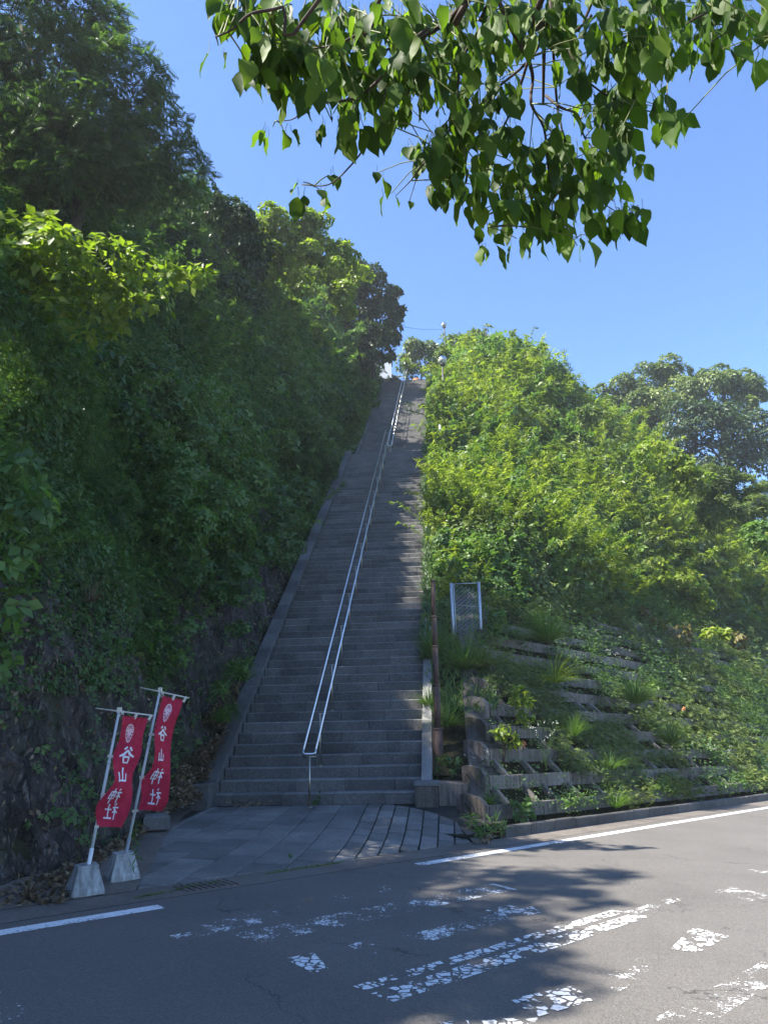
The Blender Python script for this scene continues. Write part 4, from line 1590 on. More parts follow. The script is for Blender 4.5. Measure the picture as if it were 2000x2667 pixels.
SHP = []
for v_ in range(852, 1036, 26):
    for u_ in range(-30, 700, 52):
        q_ = (u_ + random.uniform(-18, 18), v_ + random.uniform(-8, 8))
        if inside(q_, SHADE): SHP.append(onroad(q_[0] * 2.6044, q_[1] * 2.6044))
for u_, v_ in ((480, 705), (468, 750), (480, 755), (478, 790), (470, 800), (490, 800), (470, 690), (470, 730), (475, 770), (520, 770), (560, 780), (560, 740), (600, 760), (540, 700), (600, 710), (650, 770), (440, 790), (440, 740)):
    h_ = cast(u_ * 2.6044, v_ * 2.6044)
    if h_: SHP.append(CAM + ray(u_ * 2.6044, v_ * 2.6044) * h_)
for p_ in SHP:
    k_ = (p_[0] + random.uniform(8.2, 10.0)) / (-sdir[0])
    c_ = p_ + np.array(sdir) * k_
    lit = False
    for q_ in ((-4.6, 8.1, 5.6), (-4.0, 8.1, 5.0), (-3.2, 8.2, 4.6), (-2.3, 8.2, 4.2), (-5.2, 8.0, 6.2)):
        w_ = c_ - np.array(q_); w_ = w_ - np.array(sdir) * (w_ @ np.array(sdir))
        lit = lit or np.linalg.norm(w_) < 1.15
    if not lit: SHADE_CROWN.append((*c_, random.uniform(.6, .95) if p_[0] < .2 else random.uniform(.4, .65)))
plant("unseen_shade_tree", "unseen leafy tree added on the left bank, crown shaped to shade road and crib wall", "tree",
      [(x, y, z, r) for x, y, z, r in SHADE_CROWN], 'oval', 'leaf_mid', lai=1.6, sk=2.0, free=True)
# skyline and right side
plant("round_tree", "pale round tree behind the top of the stairs", "tree",
      [(885, 765, 38), (915, 755, 32), (900, 795, 30), (945, 775, 32), (868, 785, 20), (930, 800, 30)], 'oval', 'leaf_pale', Y=57, lai=2.2, free=True)
plant("round_tree", "pale bushy tree behind the two globe lamps on the skyline", "tree",
      [(985, 750, 32), (1020, 740, 32), (1060, 750, 35), (1000, 785, 35), (1050, 785, 40), (1095, 765, 32)], 'oval', 'leaf_pale', Y=54, lai=2.2)
plant("twiggy_tree", "thin half-bare tree poking above the bushes right of the globe lamps", "tree",
      [(1050, 712, 14), (1040, 735, 22), (1075, 740, 18), (1095, 745, 12), (1010, 735, 12)], 'oval', 'leaf_pale', Y=50, lai=.7, gap=.3, free=True)
plant("broadleaf_tree", "dark green broad-leaved tree on the skyline at the right end of the hilltop bushes", "tree",
      [(1120, 775, 32), (1150, 800, 38), (1195, 815, 32), (1180, 850, 40), (1225, 832, 18), (1130, 845, 40), (1215, 870, 26)], 'oval', 'leaf_mid', Y=41, lai=2.2)
plant("bamboo_clump", "bright yellow green bamboo clump spilling over the right side of the upper stairs", "bamboo",
      [(945, 850, 24), (985, 830, 40), (1030, 820, 40), (960, 895, 34), (1010, 880, 46), (1070, 870, 44)], 'spray', 'leaf_yellow', Y=35, lai=2.2)
plant("bamboo_clump", "bright bamboo clump in the middle of the sunlit right bank", "bamboo",
      [(1110, 930, 56), (1060, 950, 52), (1000, 950, 44), (960, 940, 30), (1160, 950, 46), (1080, 1000, 40)], 'spray', 'leaf_yellow', Y=28.5, lai=2.2)
plant("bank_shrub", "sunlit leafy shrub right of the bright bamboo on the skyline of the right bank", "shrub",
      [(1200, 920, 46), (1250, 940, 52), (1240, 990, 46), (1315, 960, 46), (1280, 900, 30)], 'oval', 'leaf_pale', Y=31, lai=2.2)
plant("vine_mound", "dark vine mound with brown stems in the upper right bank", "shrub",
      [(1320, 1010, 44), (1365, 1050, 44), (1300, 1060, 44), (1350, 1100, 36)], 'trio', 'leaf_dark', Y=27.5, lai=2)
plant("bank_shrub", "bright leafy shrub between the dark vine mound and the far trees", "shrub",
      [(1410, 990, 42), (1460, 1020, 44), (1420, 1060, 40), (1495, 1050, 40)], 'trio', 'leaf_yellow', Y=28, lai=2)
plant("bamboo_clump", "pale bamboo clump at the right edge, below the far dark trees", "bamboo",
      [(1530, 1040, 46), (1580, 1065, 48), (1620, 1110, 48), (1560, 1120, 50), (1655, 1085, 44), (1500, 1090, 40)], 'spray', 'leaf_pale', Y=29, lai=2.2)
plant("vine_mound", "broad kudzu mound beside the stairs, below the bright bamboo", "shrub",
      [(1100, 1060, 52), (1150, 1090, 52), (1060, 1100, 44), (1100, 1140, 50), (1170, 1150, 46), (1030, 1060, 36)], 'trio', 'leaf_kudzu', Y=22, lai=2.2)
plant("bank_shrub", "mid green shrub at the centre of the right bank", "shrub",
      [(1225, 1080, 52), (1270, 1120, 50), (1235, 1170, 48), (1300, 1170, 46)], 'oval', 'leaf_mid', Y=22.5, lai=2.2)
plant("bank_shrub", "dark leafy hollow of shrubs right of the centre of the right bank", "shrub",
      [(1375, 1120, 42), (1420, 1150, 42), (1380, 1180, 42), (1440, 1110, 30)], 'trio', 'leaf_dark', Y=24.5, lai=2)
plant("bright_shrub", "big bright shrub mound above the crib wall", "shrub",
      [(1440, 1200, 50), (1495, 1225, 54), (1460, 1270, 52), (1400, 1250, 44), (1535, 1270, 46), (1500, 1310, 36)], 'trio', 'leaf_yellow', Y=20.5, lai=2.2)
plant("bright_shrub", "bright leafy shrub at the right edge above the crib wall", "shrub",
      [(1600, 1200, 50), (1640, 1250, 52), (1580, 1260, 44), (1640, 1170, 44), (1650, 1310, 36)], 'trio', 'leaf_kudzu', Y=22.5, lai=2.2)
plant("bank_shrub", "shaded shrub above the left part of the crib wall, right of the fence panel", "shrub",
      [(1335, 1255, 46), (1280, 1245, 44), (1330, 1300, 36), (1230, 1250, 36), (1240, 1215, 34)], 'oval', 'leaf_mid', Y=18.5, lai=2)
plant("kudzu_vine", "column of kudzu leaves climbing beside the right kerb of the stairs", "vine",
      [(965, 1080, 24), (975, 1120, 26), (960, 1165, 26), (985, 1190, 26), (990, 1235, 26), (960, 1225, 20), (1010, 1210, 26)], 'trio', 'leaf_kudzu', Y=17.5, lai=2, sk=1.3, trunk=False)
plant("kudzu_vine", "kudzu leaves hanging to the right of the wire fence panel", "vine",
      [(1060, 1220, 38), (1105, 1235, 38), (1065, 1280, 30), (1060, 1330, 24), (1075, 1365, 18), (1150, 1230, 34)], 'trio', 'leaf_kudzu', Y=16.4, lai=1.8, sk=1.3, trunk=False)
plant("camphor_tree", "far camphor tree with a domed crown on the right skyline, left of its neighbour", "tree",
      [(1400, 825, 44), (1435, 810, 42), (1350, 850, 47), (1385, 880, 60), (1445, 860, 57), (1310, 860, 31), (1320, 910, 49), (1420, 920, 55)], 'oval', 'leaf_pale', Y=60, lai=3.0, free=True)
plant("camphor_tree", "far camphor tree with spreading boughs on the right skyline, nearest the right edge", "tree",
      [(1555, 815, 43), (1595, 835, 46), (1525, 850, 49), (1625, 862, 30), (1580, 880, 49), (1500, 830, 32)], 'oval', 'leaf_pale', Y=60, lai=3.0, free=True)
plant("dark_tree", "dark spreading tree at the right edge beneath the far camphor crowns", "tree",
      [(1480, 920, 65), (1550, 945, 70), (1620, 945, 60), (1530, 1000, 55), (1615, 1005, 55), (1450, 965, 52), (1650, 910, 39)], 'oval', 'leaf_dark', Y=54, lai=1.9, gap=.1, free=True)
# clipped azaleas and small sunlit bushes on the crib wall
for (bl, lb, mt) in (
    ([(1280, 1318, 16), (1262, 1308, 12), (1300, 1330, 10)], "brown withered azalea at the top of the crib wall above the tall grass", 'leaf_twig'),
    ([(1385, 1328, 18), (1410, 1345, 20), (1430, 1360, 12)], "pale clipped azalea with bare twigs near the top of the crib wall", 'leaf_twig'),
    ([(1470, 1362, 18), (1485, 1385, 12)], "small dry azalea right of the pale clipped one on the crib wall", 'leaf_twig'),
    ([(1540, 1368, 20), (1560, 1372, 18)], "round bright green azalea at the top right of the crib wall", 'leaf_yellow'),
    ([(1588, 1378, 18), (1602, 1390, 12)], "brown twiggy azalea touching the round bright green one", 'leaf_twig'),
):
    plant("azalea", lb, "shrub", bl, 'oval', mt, lai=1.8, sk=1.2, group="azaleas along the crib wall", lim=(14, 26), bark='twig')
plant("sunlit_weed", "upright yellow-lit leafy weed at the left end of the crib wall", "weed",
      [(1122, 1490, 12), (1125, 1515, 18), (1135, 1540, 16), (1110, 1520, 10), (1128, 1560, 12)], 'oval', 'leaf_yellow', Y=12.9, sk=1.5, lai=1.8, free=True, bark='twig')
plant("sunlit_weed", "spreading yellow-lit weed on the crib wall, lower left of the upright yellow-lit one", "weed",
      [(1078, 1585, 14), (1095, 1595, 16), (1112, 1600, 12), (1090, 1570, 10)], 'oval', 'leaf_yellow', Y=12.2, sk=1.5, lai=1.8, free=True, bark='twig')
plant("hydrangea", "dark broad-leaved plant hanging in front of the lowest beams of the crib wall", "shrub",
      [(1130, 1735, 14), (1125, 1755, 18), (1140, 1760, 14)], 'broad', 'leaf_mid', Y=11.2, sk=1.5, lai=1.6, trunk=False, free=True)
plant("weed_clump", "low weeds sprouting from the foot of the crib wall beside the sett hump", "weed",
      [(1040, 1790, 16), (1060, 1778, 14), (1020, 1775, 14), (1080, 1790, 12)], 'blade', 'leaf_grass', Y=10.7, sk=2.2, lai=1.0, trunk=False)
plant("weed_clump", "small green weeds around the base of the rusty post", "weed",
      [(945, 1672, 15), (968, 1666, 15), (928, 1678, 10), (985, 1650, 13), (975, 1690, 10), (960, 1640, 10)], 'oval', 'leaf_mid', Y=12.0, sk=1.2, lai=1.5, trunk=False, free=True)
plant("weed_clump", "tiny weed sprouting at the foot of the first handrail post", "weed",
      [(684, 1732, 6), (688, 1722, 4), (690, 1710, 2.5)], 'oval', 'leaf_mid', Y=11.25, sk=.9, lai=1.1, trunk=False)
plant("tall_weed", "tall narrow feathery weed standing right of the second banner base", "weed",
      [(292, 1800, 5), (293, 1825, 6), (292, 1850, 6), (290, 1870, 5), (296, 1785, 5)], 'blade', 'leaf_grass', Y=6.75, sk=1.5, lai=1.4, trunk=False)


# ------------------------------------------------------------------ grass tufts (long arching blades)
def tuft(name, label, u, v, Y, ln, n, spread=.5, lean=(0, 0), mat='leaf_grass', w=.008, group=None):
    base = dpx(u, v, Y)
    root = thing(name, base, label, "grass", group)
    V, Fc, To = [], [], []
    for k in range(n):
        a = random.uniform(0, 2 * math.pi); rr = random.random() ** .6
        el = math.radians(88 - 55 * rr * spread * 1.6)
        d = np.array([math.cos(a) * math.cos(el), math.sin(a) * math.cos(el), math.sin(el)]) + np.array([lean[0], lean[1], 0]) * .35
        L_ = ln * random.uniform(.55, 1.1)
        p = np.array([math.cos(a), math.sin(a), 0]) * rr * ln * .10
        side = norm(np.cross(d, np.array([0.1, .2, 1.0])))
        b = len(V); nseg = 6
        dr = d.copy(); ww = w * random.uniform(.7, 1.3)
        tn = random.random()
        for i in range(nseg + 1):
            x = i / nseg
            wd = ww * (1 - x) ** .7
            V += [p - side * wd, p + side * wd]; To += [tn, tn]
            dr = norm(dr + np.array([0, 0, -.22 * (1.2 * x + .15)]) + np.array([d[0], d[1], 0]) * .10)
            p = p + dr * L_ / nseg
        for i in range(nseg):
            q = b + 2 * i
            Fc.append((q, q + 1, q + 3, q + 2))
    me = mesh_np("blades", np.array(V), np.array(Fc), np.array(To))
    link("blades", me, root, M[mat])
    return root


G_ = "arching grass tufts on the banks"
for a in (
    ("big arching silver grass tuft topping the crib wall, right of the fence panel", 1180, 1385, 15.5, 1.35, 420, .75, (-.4, -.5), 'leaf_grass'),
    ("tall arching grass tuft beside the rusty post, under the fence panel", 1005, 1450, 14.2, 1.15, 420, .7, (.35, -.3), 'leaf_grass'),
    ("yellowish short grass tuft on the concrete slope below the fence panel", 1040, 1440, 14.0, .6, 220, .8, (.6, -.4), 'leaf_pale'),
    ("drooping grass tuft low down beside the rusty post", 965, 1570, 12.7, .75, 320, .8, (.6, -.5), 'leaf_grass'),
    ("grass tuft with upright blades left of the rusty post", 935, 1420, 14.4, .8, 240, .4, (-.2, -.2), 'leaf_grass'),
    ("shaded grass tuft beside the kerb, lower left of the rusty post", 925, 1530, 13.3, .55, 200, .5, (-.2, -.2), 'leaf_grass'),
    ("bright fanning grass tuft on the upper left rows of the crib wall", 1200, 1475, 14.3, .75, 200, .8, (.6, -.3), 'leaf_yellow'),
    ("blue green fountain of grass in the middle of the crib wall", 1375, 1520, 16.0, .95, 420, .6, (.3, -.2), 'leaf_grass'),
    ("smaller fountain of grass on the lower right of the crib wall", 1450, 1605, 16.0, .8, 300, .6, (.2, -.2), 'leaf_grass'),
    ("thin grass tuft in front of the middle beams of the crib wall", 1240, 1590, 13.8, .55, 120, .5, (.2, -.3), 'leaf_grass'),
    ("thin grass tuft hanging in front of the third beam of the crib wall", 1320, 1660, 14.0, .6, 120, .7, (.3, -.4), 'leaf_grass'),
    ("grass tuft at the roadside kerb in front of the lowest beams", 1330, 1745, 13.2, .6, 140, .6, (.2, -.3), 'leaf_grass'),
    ("grass tuft growing in the lowest row beside the end plate of the crib wall", 1055, 1740, 11.2, .32, 130, .7, (.2, -.2), 'leaf_grass'),
    ("dense grass tuft between the parapet and the rock face", 520, 1470, 13.0, .55, 300, .7, (.2, -.2), 'leaf_grass'),
    ("dark grass tuft lower down between the parapet and the rock face", 478, 1560, 12.2, .4, 220, .8, (.1, -.3), 'leaf_grass'),
    ("dry pale grass tuft at the left foot of the rock face", 60, 1935, 6.1, .35, 26, .6, (.3, 0), 'leaf_dry'),
    ("withered grass hanging on the dark rock face", 195, 1300, 8.4, .5, 60, .9, (.4, -.4), 'leaf_dry'),
    ("tiny grass tuft in a joint of the forecourt paving", 628, 1852, 8.0, .07, 40, .9, (0, 0), 'leaf_grass'),
    ("small grass tuft at the foot of the stairs beside the first handrail post", 680, 1738, 11.2, .14, 40, .7, (0, 0), 'leaf_grass'),
):
    tuft("grass_tuft", *a[:7], lean=a[7], mat=a[8], w=.0048, group=G_)

# grass strips along both sides of the stairs
def strip(name, label, q0, q1, s0, s1, n, ln, mat, zoff=-.02, lift=0.6):
    s = s0 + (s1 - s0) * rng.random(n) ** 1.15; q = rng.uniform(q0, q1, n)
    z = nose(s) + zoff + np.where(q < -1.9, .9 * (-2.0 - q).clip(0), 0)
    P = np.stack([S0[0] + SA[0] * s + SN[0] * q, S0[1] + SA[1] * s + SN[1] * q, z], -1)
    A = np.array([0, 0, lift + .5]) + rng.normal(0, .45, (n, 3))
    N = norm(np.array([0, -.8, .3]) + rng.normal(0, .5, (n, 3)))
    S = np.clip(.011 * np.linalg.norm(P - CAM, axis=1), ln * .5, ln * 1.3) * rng.uniform(.6, 1.3, n)
    return put_leaves(name, (P, A, N, S, rng.random(n)), 'blade', M[mat], label=label, cat="grass", kind='stuff')


strip("grass_strip", "shaded grass growing along the outer side of the left parapet", -3.2, -1.92, 6.5, 40, 16000, .34, 'leaf_grass')
strip("grass_strip", "long grass and weeds along the right kerb of the stairs", 1.72, 2.9, 1.6, 36, 16000, .34, 'leaf_grass', zoff=0)


strip("grass_strip", "weeds overgrowing the granite kerb on the right of the stairs", 1.56, 2.1, 3.0, 36, 15000, .26, 'leaf_mid', zoff=.03)

# ------------------------------------------------------------------ leaf litter and loose bits
def litter(name, label, polys, n, sz=.05, z=None):
    P = []
    while len(P) < n:
        (a_, b_, c_) = random.choice(polys)
        r1, r2 = random.random(), random.random()
        if r1 + r2 > 1: r1, r2 = 1 - r1, 1 - r2
        P.append(a_ + (b_ - a_) * r1 + (c_ - a_) * r2 + UP * random.uniform(.004, .045))
    P = np.array(P)
    A = rng.normal(size=(n, 3)) * np.array([1, 1, .35]); N = norm(np.array([0, 0, 1]) + rng.normal(0, .5, (n, 3)))
    put_leaves(name, (P, A, N, sz * rng.uniform(.6, 1.5, n), rng.random(n)), 'oval', M['leaf_dry'], label=label, cat="leaf litter", kind='stuff')


def zp(u, v): return onz(u * D, v * D, .045)


litter("leaf_litter", "drift of dry brown leaves along the foot of the rock face behind the banner bases",
       [(zp(-40, 1930), zp(160, 1880), zp(150, 1955)), (zp(-40, 1930), zp(150, 1955), zp(-40, 1975)), (zp(90, 1905), zp(250, 1830), zp(190, 1900)), (zp(200, 1850), zp(330, 1780), zp(270, 1840))], 1500, .055)
litter("leaf_litter", "dry leaves piled on the slope between the rock face and the parapet end block",
       [(at(330 * D, 1775 * D, 9.5), at(430 * D, 1735 * D, 11.3), at(400 * D, 1640 * D, 11.9)), (at(430 * D, 1735 * D, 11.3), at(490 * D, 1580 * D, 12.6), at(400 * D, 1640 * D, 11.9)), (at(490 * D, 1580 * D, 12.6), at(530 * D, 1450 * D, 13.6), at(430 * D, 1560 * D, 12.6))], 2600, .06)
litter("leaf_litter", "a few dry leaves at the foot of the first step", [(zp(483, 1738), zp(600, 1735), zp(520, 1748))], 90, .04)
litter("leaf_litter", "dry leaves and twigs at the corner of the sett hump and the kerb", [(onroad(1240, 2200, .02), onroad(1300, 2170, .02), onroad(1270, 2196, .02))], 80, .05)

# dead leaves and stems caught on the rock face
rk = ROCKP.reshape(-1, 3); rk = rk[rng.choice(len(rk), 5200)]
u_, v_, z_ = project(rk); ok_ = (z_ > 0) & (u_ > -200) & (u_ < 900)
rk = rk[ok_]; n = len(rk)
put_leaves("leaf_litter", (rk + np.array([.05, -.02, 0]) * rng.uniform(.2, 1.4, (n, 1)), np.array([.1, 0, -.8]) + rng.normal(0, .6, (n, 3)), norm(np.array([.8, -.4, .2]) + rng.normal(0, .6, (n, 3))), rng.uniform(.03, .085, n), np.clip(rng.normal(.35, .3, n), 0, 1)), 'oval', M['leaf_dry'],
           label="dead leaves caught on the dark rock face behind the banners", cat="leaf litter", kind='stuff')
rk2 = rk[fbm(rk * 1.3, 5, 2) > .52]; n = len(rk2)
put_leaves("ground_cover", (rk2 + np.array([.06, -.03, 0]), np.array([.1, 0, -.6]) + rng.normal(0, .6, (n, 3)), norm(np.array([.7, -.4, .5]) + rng.normal(0, .5, (n, 3))), rng.uniform(.04, .10, n), rng.random(n)), 'trio', M['leaf_mid'],
           label="small creeping ferns clinging to the dark rock face behind the banners", cat="weeds", kind='stuff')

# mossy grass along the gutter edge
P = []
for k in range(2600):
    t_ = random.random(); e = random.gauss(0, .025)
    a_ = onroad(360 + 560 * t_, 2340 - 95 * t_ - 6 * math.sin(t_ * 3), .0)
    if vnoise(np.array([t_ * 14, 0, 0.0]), 3) > .42: P.append(a_ + np.array([e, e * 1.4, 0]))
P = np.array(P); n = len(P)
put_leaves("gutter_moss", (P, np.array([0, 0, .9]) + rng.normal(0, .6, (n, 3)), rng.normal(size=(n, 3)), rng.uniform(.012, .035, n), rng.random(n)), 'blade', M['leaf_pale'],
           label="thin line of moss and grass along the gutter edge of the forecourt", cat="moss", kind='stuff')

# dark stone block at the litter edge behind the second banner
c0 = zp(338, 1790)
root = thing("loose_stone", c0, "dark square stone block lying at the edge of the paving behind the second banner", "stone", rot=.4)
mb = MB(); mb.box((0, .10, .07), (.16, .12, .085), bev=.03); mb.build("stone_body", M['coping'], root)

# ------------------------------------------------------------------ shrine banners
BOLD = 1.25


def brush(pts, w):
    """brush stroke polygon in character space: pts (x, y), w list of half widths"""
    pts = [np.array(p, float) for p in pts]
    if np.isscalar(w): w = [w * .7] + [w] * (len(pts) - 2) + [w * .55]
    # resample
    P_, W_ = [], []
    for i in range(len(pts) - 1):
        for k in range(3):
            P_.append(pts[i] + (pts[i + 1] - pts[i]) * k / 3); W_.append(w[i] + (w[i + 1] - w[i]) * k / 3)
    P_.append(pts[-1]); W_.append(w[-1])
    W_ = [q * BOLD for q in W_]
    Lf, Rt = [], []
    for i, p in enumerate(P_):
        d = P_[min(i + 1, len(P_) - 1)] - P_[max(i - 1, 0)]; d /= np.linalg.norm(d) + 1e-9
        n = np.array([-d[1], d[0]])
        Lf.append(p + n * W_[i]); Rt.append(p - n * W_[i])
    return Lf, Rt


NE = [([(.24, .97), (.34, .86)], .055), ([(.06, .72), (.40, .74), (.10, .40)], .045), ([(.26, .56), (.25, .02)], .05), ([(.30, .52), (.42, .42)], .045)]
GLYPH = [
    [([(.42, .98), (.24, .78)], .07), ([(.60, .98), (.78, .84)], .07), ([(.52, .80), (.32, .58), (.03, .44)], .06), ([(.52, .80), (.70, .56), (.98, .44)], .065),
     ([(.32, .42), (.36, .06)], .055), ([(.31, .42), (.70, .42), (.64, .06)], .055), ([(.36, .10), (.66, .10)], .05)],
    [([(.50, .96), (.50, .20)], .075), ([(.17, .62), (.19, .16)], .06), ([(.17, .18), (.84, .18)], .06), ([(.84, .68), (.82, .08)], .07)],
    NE + [([(.52, .76), (.54, .28)], .04), ([(.52, .76), (.92, .76), (.89, .28)], .045), ([(.54, .54), (.88, .54)], .035), ([(.55, .31), (.88, .31)], .035), ([(.71, .98), (.71, -.02)], .055)],
    NE + [([(.50, .60), (.94, .62)], .055), ([(.71, .92), (.71, .10)], .055), ([(.42, .09), (1.0, .11)], .06)],
]


def banner(label, Yb, base_px, pole_px, bar_px, left, right, chars, crest, clips, sleeve_px):
    b = onz(base_px[0], base_px[1], zroad(*onz(base_px[0], base_px[1], 0)[:2]) + .01)
    Yb = b[1]
    root = thing("shrine_banner", b, label, "banner", "red shrine banners beside the rock face")
    # concrete foot: truncated pyramid
    top_w, bot_w, hh = .078, .126, .215
    a_ = .6
    ca, sa = math.cos(a_), math.sin(a_)
    mb = MB()
    V = []
    for w_, z in ((bot_w, 0), (bot_w * .995, .03), (top_w, hh - .02), (top_w + .004, hh - .018), (top_w, hh)):
        for i, j in ((-1, -1), (1, -1), (1, 1), (-1, 1)):
            V.append(b + np.array([w_ * (i * ca - j * sa), w_ * (i * sa + j * ca), z]))
    fs = [(3, 2, 1, 0), (16, 17, 18, 19)]
    for q in range(0, 16, 4):
        for i in range(4):
            k = (i + 1) % 4
            fs.append((q + i, q + k, q + 4 + k, q + 4 + i))
    mb.add(V, fs); part(mb, "concrete_foot", M['block'], root)
    P0 = at(pole_px[0][0], pole_px[0][1], Yb); P1 = at(pole_px[1][0], pole_px[1][1], Yb - .02)
    P0 = P0 * 1.0
    ax = norm(P1 - P0)
    sl = at(sleeve_px[0], sleeve_px[1], Yb)
    Ls = np.linalg.norm(sl - P0)
    mb = MB(); mb.tube([P0 - ax * .12, P0 + ax * Ls], .0165, 10); part(mb, "sleeve", M['pole_white'] if 'nearer' in label else M['pipe_grey'], root)
    Lp = np.linalg.norm(P1 - P0)
    mb = MB(); mb.tube([P0 + ax * Ls * .9, P0 + ax * Lp * .66, P0 + ax * (Lp * .66 + .002), P1], [.0125, .0125, .0105, .0105], 10); part(mb, "pole", M['pole_white'], root)
    mb = MB(); mb.tube([P0 + ax * (Lp * .655), P0 + ax * (Lp * .675)], .015, 10); part(mb, "collar", M['pole_white'], root)
    mb = MB(); mb.box(P1 + ax * .012, (.016, .016, .022)); part(mb, "pole_cap", M['cream'], root)
    B0, B1 = at(*bar_px[0], Yb - .03), at(*bar_px[1], Yb - .03)
    mb = MB(); mb.tube([B0, B1], .006, 8); part(mb, "crossbar", M['cream'], root)
    # cloth surface
    nl, nc = 40, 12
    def edge(pts, t_):
        ys = np.array([p[1] for p in pts], float); xs_ = np.array([p[0] for p in pts], float)
        yy = ys[0] + (ys[-1] - ys[0]) * t_
        # smooth interpolation
        from_ = np.interp(yy, ys, xs_)
        e = (ys[-1] - ys[0]) * .035
        return (np.interp(yy - e, ys, xs_) + 2 * from_ + np.interp(yy + e, ys, xs_)) / 4, yy
    ph = random.uniform(0, 6)

    def surf(a__, t_, lift=0.0):
        xl, yl = edge(left, t_); xr, yr = edge(right, t_)
        wpx = (xr - xl)
        wave = .030 * math.sin(t_ * 8.5 + a__ * 2.2 + ph) * (.4 + .6 * t_) + .018 * math.sin(t_ * 17 + a__ * 5 + ph * 2)
        # narrower stretches are where the cloth swings away from the viewer
        tw = (1 - wpx / wmax) * .35 * (a__ - .5)
        return at(xl + wpx * a__, yl + (yr - yl) * a__, Yb - .04 + wave + tw - lift)
    wmax = max(edge(right, t_)[0] - edge(left, t_)[0] for t_ in np.linspace(0, 1, 30))
    V = [surf(j / nc, i / nl) for i in range(nl + 1) for j in range(nc + 1)]
    Fc = grid_faces(nl + 1, nc + 1)
    mb = MB(); mb.add(V, [tuple(map(int, f)) for f in Fc], True)
    cloth = part(mb, "cloth", M['red'], root)
    lf_ = .004
    for g_, (a0, a1, t0, t1) in zip(GLYPH, chars):
        mb = MB()
        for pts, w in g_:
            # slight brush irregularity, and the print reads mirrored: we see the back of the cloth
            Lf, Rt = brush(pts, w)
            n = len(Lf)
            V = []
            for p in Lf + Rt:
                x_, y_ = 1 - p[0], p[1]
                V.append(surf(a0 + (a1 - a0) * x_, t0 + (t1 - t0) * (1 - y_), lf_))
            mb.add(V, [(i, i + 1, n + i + 1, n + i) for i in range(n - 1)])
            lf_ += .00025
        o = mb.build("character", M['print'], cloth, origin=root.location)
    ca_, ct_, ra_, rt_ = crest
    mb = MB()
    NP = 16
    def cp(r, th): return (ca_ + ra_ * r * math.cos(th) * (1 - .25 * max(0, -math.sin(th))), ct_ - rt_ * r * math.sin(th) * (1.25 if math.sin(th) < 0 else .85))
    def line(q, w):
        Lf, Rt = brush(q, [w] * len(q))
        V = [surf(p[0], p[1], .005) for p in Lf + Rt]; n = len(Lf)
        mb.add(V, [(i, i + 1, n + i + 1, n + i) for i in range(n - 1)])
    for k in range(NP):
        th = 2 * math.pi * k / NP
        th2 = th + 2 * math.pi / NP
        line([cp(.16, th), cp(.92, th)], .0055)
        line([cp(.92, th), cp(1.0, th + .10), cp(1.03, (th + th2) / 2), cp(1.0, th2 - .10), cp(.92, th2)], .0055)
        line([cp(.16, th), cp(.16, th2)], .0055)
    o = mb.build("crest", M['print_pink'], cloth, origin=root.location)
    # tabs that tie the cloth to pole and crossbar
    for k, (u0, v0, u1, v1) in enumerate(clips):
        A_, B_ = at(u0, v0, Yb - .045), at(u1, v1, Yb - .045)
        ay = B_ - A_; L_ = np.linalg.norm(ay); ay /= L_
        az_ = np.array([0, -1.0, 0]); ax_ = norm(np.cross(ay, az_))
        mb = MB(); mb.box((A_ + B_) / 2, (.011, L_ / 2 + .006, .003), ax_, ay, np.cross(ax_, ay)); part(mb, "tab", M['cream'], root)
    return root


def cb(x, y): return (230 + x / 3.686, 1770 + y / 3.686)


banner("nearer red banner with white lettering, its leaning white pole in a pale concrete foot", 6.4, (221, 2326), [(230, 2262), (311, 1853)],
       [cb(75, 275), cb(622, 345)],
       [cb(*p) for p in ((333, 348), (322, 470), (300, 590), (245, 700), (236, 780), (245, 880), (268, 968), (200, 1060), (120, 1150), (75, 1210), (72, 1290), (88, 1412))],
       [cb(*p) for p in ((578, 372), (545, 470), (520, 570), (515, 700), (480, 800), (432, 890), (422, 980), (428, 1090), (418, 1180), (390, 1290), (322, 1418))],
       [(.22, .78, .27, .43), (.18, .72, .455, .605), (.16, .62, .65, .785), (.24, .68, .78, .935)], (.38, .135, .165, .075),
       [(*cb(300, 350), *cb(332, 345)), (*cb(322, 352), *cb(338, 305)), (*cb(448, 370), *cb(470, 330)), (*cb(585, 382), *cb(606, 345)), (*cb(196, 733), *cb(246, 740)), (*cb(130, 1100), *cb(166, 1104)), (*cb(70, 1418), *cb(96, 1412))],
       (236, 2208))
banner("farther red banner, narrower in view, its leaning pole in a grey sleeve", 7.0, (318, 2288), [(328, 2228), (417, 1800)],
       [cb(500, 76), cb(968, 176)],
       [cb(*p) for p in ((718, 160), (690, 270), (655, 400), (635, 500), (640, 600), (645, 700), (628, 800), (598, 885), (520, 935), (508, 1000), (516, 1080), (510, 1160), (478, 1250))],
       [cb(*p) for p in ((914, 195), (880, 310), (835, 420), (812, 520), (792, 640), (790, 760), (790, 890), (792, 960), (778, 1050), (774, 1140), (764, 1200), (700, 1262))],
       [(.22, .70, .25, .39), (.22, .62, .45, .575), (.22, .72, .625, .765), (.28, .74, .80, .955)], (.42, .12, .17, .070),
       [(*cb(690, 160), *cb(722, 152)), (*cb(708, 165), *cb(720, 120)), (*cb(815, 190), *cb(832, 150)), (*cb(918, 210), *cb(940, 170)), (*cb(590, 527), *cb(640, 527)), (*cb(500, 940), *cb(548, 936)), (*cb(430, 1264), *cb(476, 1258))],
       (334, 2180))

